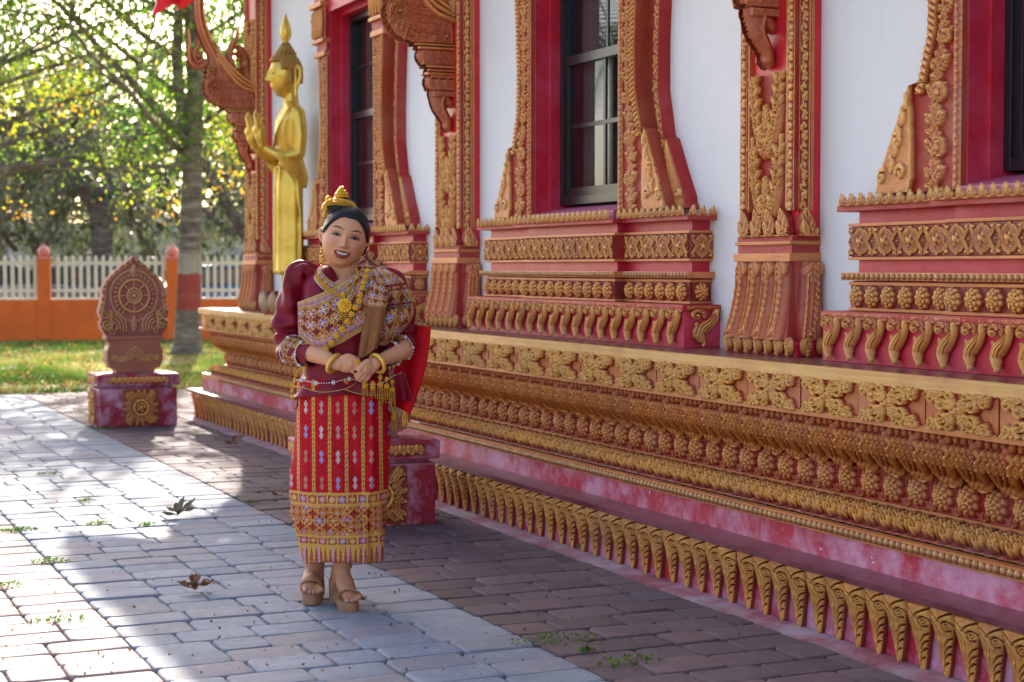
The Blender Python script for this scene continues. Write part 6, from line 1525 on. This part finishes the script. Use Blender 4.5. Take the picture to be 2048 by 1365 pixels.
def make_tree(name, label, loc, group, seed, trunk, limbs, leaf_sz, per_tip, clump, mat, lvf, bmat, depth=2, moss=0, keep=None, cat='tree'):
    rs = np.random.RandomState(seed); w = empty(name, tuple(loc)); tag(w, label, cat, group)
    segs = []; tips = []
    for P, R in trunk: segs.append((P, R))
    for (b, d, L, r) in limbs: grow(rs, b, d, L, r, depth, segs, tips)
    mb = MB()
    for i, (P, R) in enumerate(segs): mb.tube([tuple(p) for p in P], list(R), 10 if i < len(trunk) else 6, cap=False)
    mb.obj('trunk', [bmat], w, smooth=True)
    C = []
    for (p, d, L) in tips:
        n = int(per_tip*rs.uniform(.5, 1.5)); q = rs.normal(size=(n, 3))*clump*np.array([1, 1, .7])*rs.uniform(.6, 1.2); C.append(p+q)
    C = np.concatenate(C)
    if keep is not None: C = C[keep(C+np.array(loc))]
    link('crown', leaves_mesh('crown', C, leaf_sz, mat, lvf(C, rs), seed, droop=.4), w)
    if moss:
        mm = []
        for (p, d, L) in tips[::2]:
            for k in range(moss):
                q = p+rs.normal(size=3)*clump*.8; n = rs.randint(10, 30); t = np.linspace(0, rs.uniform(.5, 1.6), n); mm.append(np.stack([q[0]+.06*np.sin(t*6+k)+rs.normal(size=n)*.035, q[1]+rs.normal(size=n)*.035, q[2]-t], 1))
        mm = np.concatenate(mm); tag(link('hanging_moss', leaves_mesh('hanging_moss', mm, .17, M['moss'], rs.rand(len(mm)), seed+1, (1., .25), 3.), w), kind='stuff')
    return w
# main tree with a ringed, part painted trunk that forks above
T0 = PX(375, 28.4)
def tl(px, py, dz=0.): # point in the tree's own frame
    d = 28.4; R = (px-1024)/3400*d; p = np.array([math.cos(TH)*R+math.sin(TH)*d, -math.sin(TH)*R+math.cos(TH)*d, 1.45-(py-535)/3400*d]); q = p-T0; q[1] += dz; return q
trunk = [([tl(372, 712), tl(374, 690), tl(376, 640), tl(379, 560), tl(382, 470), tl(386, 380), tl(388, 300), tl(390, 240)], [.30, .235, .215, .20, .185, .175, .17, .15]),
         ([tl(388, 300), tl(372, 260), tl(362, 190), tl(358, 120), tl(362, 40), tl(372, -60), tl(380, -200)], [.12, .10, .09, .085, .08, .07, .04]),
         ([tl(390, 250), tl(396, 180), tl(392, 90), tl(388, 0), tl(392, -120), tl(400, -200), tl(404, -280)], [.15, .15, .145, .14, .12, .08, .04])]
limbs = [(tl(398, -190+18*(k % 3)), (math.cos(k*1.05), math.sin(k*1.05), .06), 3.6, .05) for k in range(6)]+[(tl(386, 290), (-1, -.2, .75), 4.2, .07), (tl(385, 310, .3), (-.9, -.8, .3), 4.6, .06), (tl(392, 260), (.6, -.3, .4), 2.4, .05), (tl(390, 200), (.5, .6, .5), 3., .05), (tl(362, 190), (-1, .1, .5), 4.6, .05), (tl(362, 120), (-1, -.7, .5), 4.4, .05),
         (tl(392, 90), (.7, -.2, .4), 2.8, .05), (tl(392, 60), (-.4, -1, .4), 3.6, .05), (tl(362, 40), (-1, -.2, .2), 5., .05), (tl(390, 0), (-.8, .4, .5), 4.6, .05), (tl(390, -60), (.8, -.3, .6), 3., .05), (tl(372, -60), (-1, -.5, .6), 5., .05), (tl(372, -60), (-.6, .3, .2), 4., .04), (tl(396, -160), (.3, .2, .3), 3.5, .04), (tl(392, -120), (-.9, -.3, .25), 4.2, .05), (tl(396, -180), (-.7, .5, .1), 4., .045), (tl(390, -80), (.4, -.9, .2), 3.6, .045), (tl(400, -200), (-.2, -1, .0), 3.6, .04), (tl(372, -50), (-.8, .8, .3), 4., .04),
         (tl(384, 330), (-.8, .3, -.05), 4.2, .04), (tl(388, 300), (.9, .3, -.2), 2.2, .035)]
def lv_main(C, rs):
    h = C[:, 2]; yel = np.clip(1.05-(h-2.6)/3.9, 0, 1); v = .27+.80*yel**1.1*vnoise(C[:, 0]*.8+5, C[:, 2]*.8, 1.2, 3)*1.3+rs.normal(size=len(C))*.13; return np.clip(v, 0, 1)
def keep_main(P):
    rel_ = P-np.array([0, 0, 0]); F = rel_[:, 0]*math.sin(TH)+rel_[:, 1]*math.cos(TH); R = rel_[:, 0]*math.cos(TH)-rel_[:, 1]*math.sin(TH); u = 1024+R/F*3400; v = 535-(P[:, 2]-1.45)/F*3400
    return (P[:, 2] > 2.15+.5*vnoise(P[:, 0], P[:, 1], 1., 9)) & (P[:, 2] < 9.2+.4*vnoise(P[:, 0], P[:, 1], .8, 4)) & ~((np.abs(P[:, 0]-T0[0]) < .5) & (P[:, 2] < 3.3))
make_tree('broadleaf_tree', 'tall forked tree turning yellow, its ringed trunk painted with a red band', tuple(T0), 'trees around the temple lawn', 5, trunk, limbs, .082, 78, .44, M['leaf'], lv_main, M['bark'], 2, keep=keep_main)
T1 = PX(-190, 27.0)
limbs2 = [(np.array([0, 0, z]), (math.cos(a), math.sin(a), .35), L, .06) for z, a, L in ((2.4, .2, 4.2), (2.8, -.5, 4.), (3.0, .9, 4.), (3.4, -1.2, 3.8), (3.8, .4, 4.5), (4.2, -.2, 4.6), (4.6, 2.2, 3.8), (5.2, .8, 3.8), (5.6, -.7, 3.8), (6.0, .1, 3.), (2.6, -.05, 4.4), (3.3, .0, 4.8))]
make_tree('broadleaf_tree', 'yellow green tree whose branches reach in from the left edge over the orange wall', tuple(T1), 'trees around the temple lawn', 12, [([np.array([0, 0, 0]), np.array([.1, 0, 2.]), np.array([.0, .1, 4.]), np.array([.1, 0, 5.5]), np.array([0, 0, 6.8])], [.24, .19, .16, .12, .06])], limbs2, .082, 88, .46, M['leaf'], lv_main, M['bark2'], 2, keep=lambda P: (P[:, 2] > 2.2+.6*vnoise(P[:, 0], P[:, 1], 1., 9)) & (P[:, 2] < 6.8+.8*vnoise(P[:, 0], P[:, 1], .8, 4)))
# dark oaks beyond the wall, hung with moss
oaks = [(-60, 50), (110, 56), (215, 48), (330, 58), (470, 50), (620, 60), (-220, 60), (20, 70), (270, 74), (410, 72), (540, 76), (160, 84), (700, 55), (840, 66)]
ol = ['gnarled oak hung with moss behind the leftmost pickets', 'moss hung oak behind the gap left of the first orange post', 'dark oak rising behind the near carved stela and the pickets', 'spreading oak behind the pickets left of the painted trunk', 'mossy oak right of the painted trunk, beside the temple corner', 'oak mostly hidden behind the temple corner', 'oak at the far left edge, deep behind the fence', 'distant oak between the two leftmost oaks', 'distant oak seen between trunk and left post', 'distant oak right of the painted trunk', 'distant oak behind the temple corner', 'farthest dark oak in the middle of the grove', 'oak hidden behind the temple', 'oak far behind the temple']
for i, (px, d) in enumerate(oaks):
    rs = np.random.RandomState(40+i); lean = rs.uniform(-.9, .9); H = rs.uniform(2.0, 3.2)
    tr = [([np.array([0, 0, 0]), np.array([lean*.3, 0, H*.4]), np.array([lean, .1, H])], [.42, .30, .26]), ([np.array([lean, .1, H]), np.array([lean+1.2, .3, H+2.]), np.array([lean+1.8, .2, H+4.5])], [.22, .17, .08]), ([np.array([lean, .1, H*.95]), np.array([lean-1.3, -.3, H+1.8]), np.array([lean-2.2, -.2, H+4.])], [.20, .16, .08])]
    lm = []
    for k in range(9):
        a = rs.uniform(0, 6.28); z = rs.uniform(H*.9, H+4.); lm.append((np.array([lean+rs.uniform(-1, 1), 0, z]), (math.cos(a), math.sin(a), rs.uniform(-.05, .6)), rs.uniform(3., 4.8), .11))
    make_tree('oak_tree', ol[i], tuple(PX(px, d)), 'trees around the temple lawn', 60+i, tr, lm, .24, 9, .75, M['leaf_dark'], lambda C, r_: r_.rand(len(C)), M['bark2'], 2, moss=3)
# far wood and pale building glimpsed between the trunks
def wood():
    rs = np.random.RandomState(5); n = 3500; px = rs.uniform(-500, 1300, n); d = rs.uniform(96, 116, n); R = (px-1024)/3400*d
    z = rs.rand(n)**1.3*(2.6+2.5*vnoise(px*.02, d*.02, 1., 2)); C = np.stack([math.cos(TH)*R+math.sin(TH)*d, -math.sin(TH)*R+math.cos(TH)*d, z], 1)
    tag(link('distant_wood', leaves_mesh('distant_wood', C, .8, M['leaf_dark'], rs.rand(n), 3)), 'far band of dark green woodland on the horizon behind the oaks', 'trees', kind='stuff')
wood()
M['pale'] = simple('pale_wall_paint', (.60, .58, .56), .8, var=.05); M['croof'] = simple('grey_metal_roof', (.30, .31, .33), .5)
def shed(px, d, wd, h, label, col):
    p = PX(px, d); w = empty('outbuilding', tuple(p), -TH); tag(w, label, 'building'); mb = MB(); mb.box(-wd/2, wd/2, 0, 7, 0, h); mb.obj('wall', [col], w); mb = MB(); mb.prism([(-wd/2-.4, h), (wd/2+.4, h), (wd/2-.6, h+1.0), (-wd/2+.6, h+1.0)], -.4, 7.4); mb.obj('roof', [M['croof']], w)
    for k in range(4): mb = MB(); x = -wd/2+wd*(k+.5)/4; mb.box(x-.5, x+.5, -.03, .03, 1., 2.1); mb.obj('window', [M['black']], w)
shed(500, 88, 14, 3.2, 'pale low building glimpsed between trunks right of the painted tree', M['pale']); shed(60, 90, 16, 2.8, 'pale low building glimpsed behind the pickets at the left', M['pale'])
# parked cars glimpsed through the pickets
def car(px, d, colr, label, rz):
    p = PX(px, d); w = empty('parked_car', tuple(p), -TH+rz); tag(w, label, 'car', 'cars parked beyond the fence')
    m = simple('car_paint', colr, .25, .2, var=.03); gl = M['cargl']
    body = [(-2.1, .35), (-2.15, .75), (-1.9, .95), (-1.2, 1.0), (1.0, 1.0), (1.9, .88), (2.15, .70), (2.1, .35)]
    mb = MB(); mb.prism(body, -.85, .85); mb.obj('body', [m], w, bevel=.05, smooth=True, auto=35)
    mb = MB(); mb.prism([(-1.5, .99), (-1.0, 1.42), (.35, 1.45), (1.15, .99)], -.74, .74); mb.obj('cabin', [gl], w, bevel=.04)
    mb = MB(); mb.prism([(-.98, 1.43), (.34, 1.46), (.25, 1.50), (-.9, 1.50)], -.70, .70); mb.obj('roof', [m], w, bevel=.02)
    for x in (-1.35, 1.35):
        for y in (-.80, .80):
            mb = MB(); mb.lathe([(.12, -.1), (.32, -.09), (.34, 0), (.32, .09), (.12, .1)], 18); mb.obj('wheel', [M['black']], w, (x, y, .34), (math.pi/2, 0, 0), smooth=True, auto=40)
    for y in (-.6, .6): mb = MB(); mb.box(-2.17, -2.1, y-.18, y+.18, .62, .76); mb.obj('headlight', [M['pearl']], w, bevel=.01)
M['cargl'] = simple('car_glass', (.02, .025, .03), .08, var=.0)
car(455, 44, (.02, .12, .28), 'blue car parked behind the pickets right of the painted trunk', .2); car(150, 46, (.28, .25, .20), 'tan car parked behind the pickets near the first orange post', .1); car(20, 47, (.06, .07, .08), 'dark car behind the leftmost pickets', .15); car(250, 45, (.10, .10, .11), 'charcoal car behind the pickets left of the painted trunk', .1)
# grass on the lawn
def grass():
    rs = np.random.RandomState(8); n = 52000; d = 19.5+13.5*rs.rand(n)**1.2; px = rs.uniform(-250, 620, n); R = (px-1024)/3400*d; x = math.cos(TH)*R+math.sin(TH)*d; y = -math.sin(TH)*R+math.cos(TH)*d
    ok = (y > 20.23+.06*vnoise(x*3, y*0, 1.) ) & (vnoise(x, y, 1.6, 3)+.5*rs.rand(n) > .62); x, y = x[ok], y[ok]; n = len(x)
    h = rs.uniform(.025, .075, n); a = rs.uniform(0, 6.28, n); wd = .008+.006*rs.rand(n); lx = rs.normal(size=n)*.025; ly = rs.normal(size=n)*.025
    A = np.stack([x-np.cos(a)*wd, y-np.sin(a)*wd, np.full(n, -.012)], 1); B = np.stack([x+np.cos(a)*wd, y+np.sin(a)*wd, np.full(n, -.012)], 1); T = np.stack([x+lx, y+ly, h], 1)
    V = np.stack([A, B, T], 1).reshape(-1, 3); me = mesh('grass', V, np.arange(3*n).reshape(n, 3), M['blade'])
    lv = np.clip(vnoise(x, y, .9, 6)*1.3-.2+rs.normal(size=n)*.12, 0, 1); at = me.attributes.new('lv', 'FLOAT', 'POINT'); at.data.foreach_set('value', np.repeat(lv, 3).astype(np.float32)); tag(link('grass', me), 'short patchy lawn grass between the paving and the orange wall', 'grass', kind='stuff')
grass()
def litter():
    rs = np.random.RandomState(18); n = 1700; d = 19.5+13*rs.rand(n); px = rs.uniform(-100, 520, n); R = (px-1024)/3400*d; x = math.cos(TH)*R+math.sin(TH)*d; y = -math.sin(TH)*R+math.cos(TH)*d; k = y > 20.3
    C = np.stack([x, y, np.full(n, .02)], 1)[k]; tag(link('leaf_litter', leaves_mesh('leaf_litter', C, .08, M['dryleaf'], rs.rand(len(C)), 4)), 'scattered dry leaves lying on the lawn', 'leaves', kind='stuff')
M['dryleaf'] = leaf_mat('dry_leaf', [(0, (.12, .055, .025)), (.6, (.24, .12, .05)), (1., (.34, .22, .10))], .3)
litter()
# ---------------------------------------------------------------- weeds and fallen leaves on the paving
def weed(loc, rad, n, label, seed):
    rs = np.random.RandomState(seed); C = []; 
    for k in range(n):
        a = rs.uniform(0, 6.28); q = rad*rs.rand()**.6; C.append((q*math.cos(a)*1.5, q*math.sin(a)*.8, .004+.022*rs.rand()*(1-q/rad*.7)))
    me = leaves_mesh('weed', np.array(C), .016, M['weed'], rs.rand(n), seed, (1., .6)); o = link('weed', me, None, loc); tag(o, label, 'weed', 'weeds in the paving joints')
M['weed'] = leaf_mat('weed_leaf', [(0, (.04, .10, .015)), (.7, (.09, .17, .03)), (1., (.20, .26, .05))], .35)
def GP(px, py): d = 1.45*3400/(py-535); p = PX(px, d); return (p[0], p[1], .004)
for k, (px, py, r_, n, lb) in enumerate(((32, 1066, .07, 150, 'dense dark weed tuft at the left edge of the grey pavers'), (92, 1130, .075, 110, 'bright green weed in the joint at the sunlit left border'), (12, 1178, .05, 60, 'small weed at the far left edge in the sun'), (108, 1249, .075, 60, 'sparse yellow green weed in the sunlit pavers'), (170, 1006, .04, 50, 'small weed in the mid left grey pavers'), (192, 1052, .05, 70, 'flat weed in the shaded grey pavers'), (288, 1055, .035, 50, 'tiny round weed left of the upper leaf sprig'), (1105, 1290, .13, 150, 'wide creeping weed at the right border of the grey strip'), (90, 952, .05, 50, 'tiny weed far left near the dappled light'), (205, 860, .08, 90, 'weeds at the foot of the far stela pedestal'), (500, 1010, .04, 40, 'small weed at the border left of the skirt'), (1255, 1335, .10, 110, 'weed patch in the dark stained pavers at the bottom edge'), (1175, 1312, .022, 70, 'weed sprig between the creeping weed and the bottom edge patch'))):
    weed(GP(px, py), r_, n, lb, 100+k)
def big_leaf(L, W, seed, lobes=0):
    rs = random.Random(seed); V = []; F = []; n = 9
    for i in range(n+1):
        t = i/n; w_ = W*math.sin(math.pi*min(1, t*.96+.03))**.8*(1+(.35*math.sin(t*math.pi*lobes*2) if lobes else 0)); cz = .30*L*(t-.3)**2+.006
        for s in (-1, -.5, 0, .5, 1): V.append((t*L, s*w_, cz+abs(s)*w_*.55+.004*math.sin(7*t+s*3)))
    for i in range(n):
        for j in range(4): a = i*5+j; F.append((a, a+1, a+6, a+5))
    return V, F
def leaf_pile(px, py, items, mat, label, name='fallen_leaf_cluster'):
    w = empty(name, GP(px, py)); tag(w, label, 'fallen leaves', 'fallen leaves on the paving')
    for k, (ang, L, W, tilt, lob) in enumerate(items):
        V, F = big_leaf(L, W, k, lob); link('leaf', mesh('leaf', V, F, mat, True), w, (0, 0, .006+.004*k), (R_(10*math.sin(k*3)), R_(-tilt), R_(ang)))
M['oliveleaf'] = simple('olive_dry_leaf', (.24, .19, .10), .6, var=.35, scale=30); M['brownleaf'] = simple('rust_brown_leaf', (.24, .10, .045), .55, var=.3, scale=30)
leaf_pile(352, 1040, ((200, .11, .030, 8, 0), (20, .15, .022, 28, 0), (45, .12, .020, 45, 0), (150, .08, .024, 20, 0), (95, .07, .022, 55, 0), (-20, .11, .03, 6, 0), (-60, .06, .02, 8, 0)), M['oliveleaf'], 'large olive dry leaf sprig on the grey pavers in front of the base')
leaf_pile(385, 1192, ((160, .09, .022, 20, 2), (10, .10, .024, 12, 2), (70, .08, .022, 40, 2), (110, .07, .02, 55, 2), (-30, .08, .022, 6, 2), (210, .06, .02, 10, 2), (-80, .05, .018, 5, 2)), M['brownleaf'], 'rust brown curled oak leaves on the pavers left of the sandals')
leaf_pile(470, 895, ((160, .10, .03, 10, 0), (30, .12, .03, 30, 0), (80, .09, .03, 40, 0)), M['brownleaf'], 'brown leaves near the plinth petals beyond the lit patch')
leaf_pile(1190, 1108, ((170, .10, .035, 5, 0),), M['oliveleaf'], 'single flat leaf lying against the plinth right of the pedestal', 'fallen_leaf')
leaf_pile(560, 1000, ((170, .07, .02, 15, 0), (20, .06, .02, 20, 0)), M['brownleaf'], 'small brown leaves left of the skirt hem')
def crumbs():
    rs = np.random.RandomState(77); C = []
    for _ in range(420):
        px = rs.uniform(-50, 1500); py = 790+rs.rand()**.7*570
        x, y, z = GP(px, py)
        if x > 3.62 or y < 3: continue
        C.append((x, y, .007))
    C = np.array(C); me = leaves_mesh('paving_debris', C, .016, M['dryleaf'], rs.rand(len(C)), 6); tag(link('paving_debris', me), 'tiny dry leaf crumbs scattered over the pavers', 'debris', kind='stuff')
crumbs()

# palm off to the left of the court, seen mirrored in the upper window panes
def palm(loc):
    w = empty('palm_tree', loc); tag(w, 'tall feathery palm standing left of the court, mirrored in the window glass', 'tree', 'trees around the temple lawn')
    mb = MB(); mb.tube([(0, 0, 0), (.1, 0, 2), (.05, .1, 4.6)], [.20, .15, .12], 12); mb.obj('trunk', [M['bark2']], w, smooth=True)
    rs = np.random.RandomState(2); V = []; F = []; st = MB()
    for k in range(26):
        a = k*2.4; e = rs.uniform(-.1, 1.1); L = rs.uniform(1.9, 2.6); P = []; p = np.array([.05, .1, 4.6]); 
        for i in range(14):
            t = i/13; dz = math.sin(e)-1.5*t*t; d = np.array([math.cos(a)*math.cos(e*.6), math.sin(a)*math.cos(e*.6), dz]); d /= np.linalg.norm(d); P.append(p.copy()); p = p+d*L/13
        P = np.array(P); st.tube([tuple(q) for q in P], list(np.linspace(.022, .004, 14)), 4, cap=False)
        side = np.array([-math.sin(a), math.cos(a), 0])
        for i in range(1, 14):
            for j in (0, .5):
                if i+j > 13: continue
                c = P[i]*(1-j)+P[min(i+1, 13)]*j
                for s in (-1, 1):
                    l_ = .55*math.sin(math.pi*min(1, i/13*.85+.12)); tip = c+side*s*l_*.8+(P[min(i+1, 13)]-P[i-1])*.9*l_+np.array([0, 0, -.25*l_]); b = len(V); dd = (P[min(i+1, 13)]-P[i-1]); dd = dd/np.linalg.norm(dd)*.02
                    V += [c-dd, c+dd, tip]; F.append((b, b+1, b+2))
    st.obj('frond_stalk', [M['bark2']], w); me = mesh('frond_leaflet', np.array(V), np.array(F), M['leaf_dark']); at = me.attributes.new('lv', 'FLOAT', 'POINT'); at.data.foreach_set('value', rs.rand(len(V)).astype(np.float32)); tag(link('frond_leaflet', me, w), kind='stuff')
palm((-3.2, 22.8, 0))
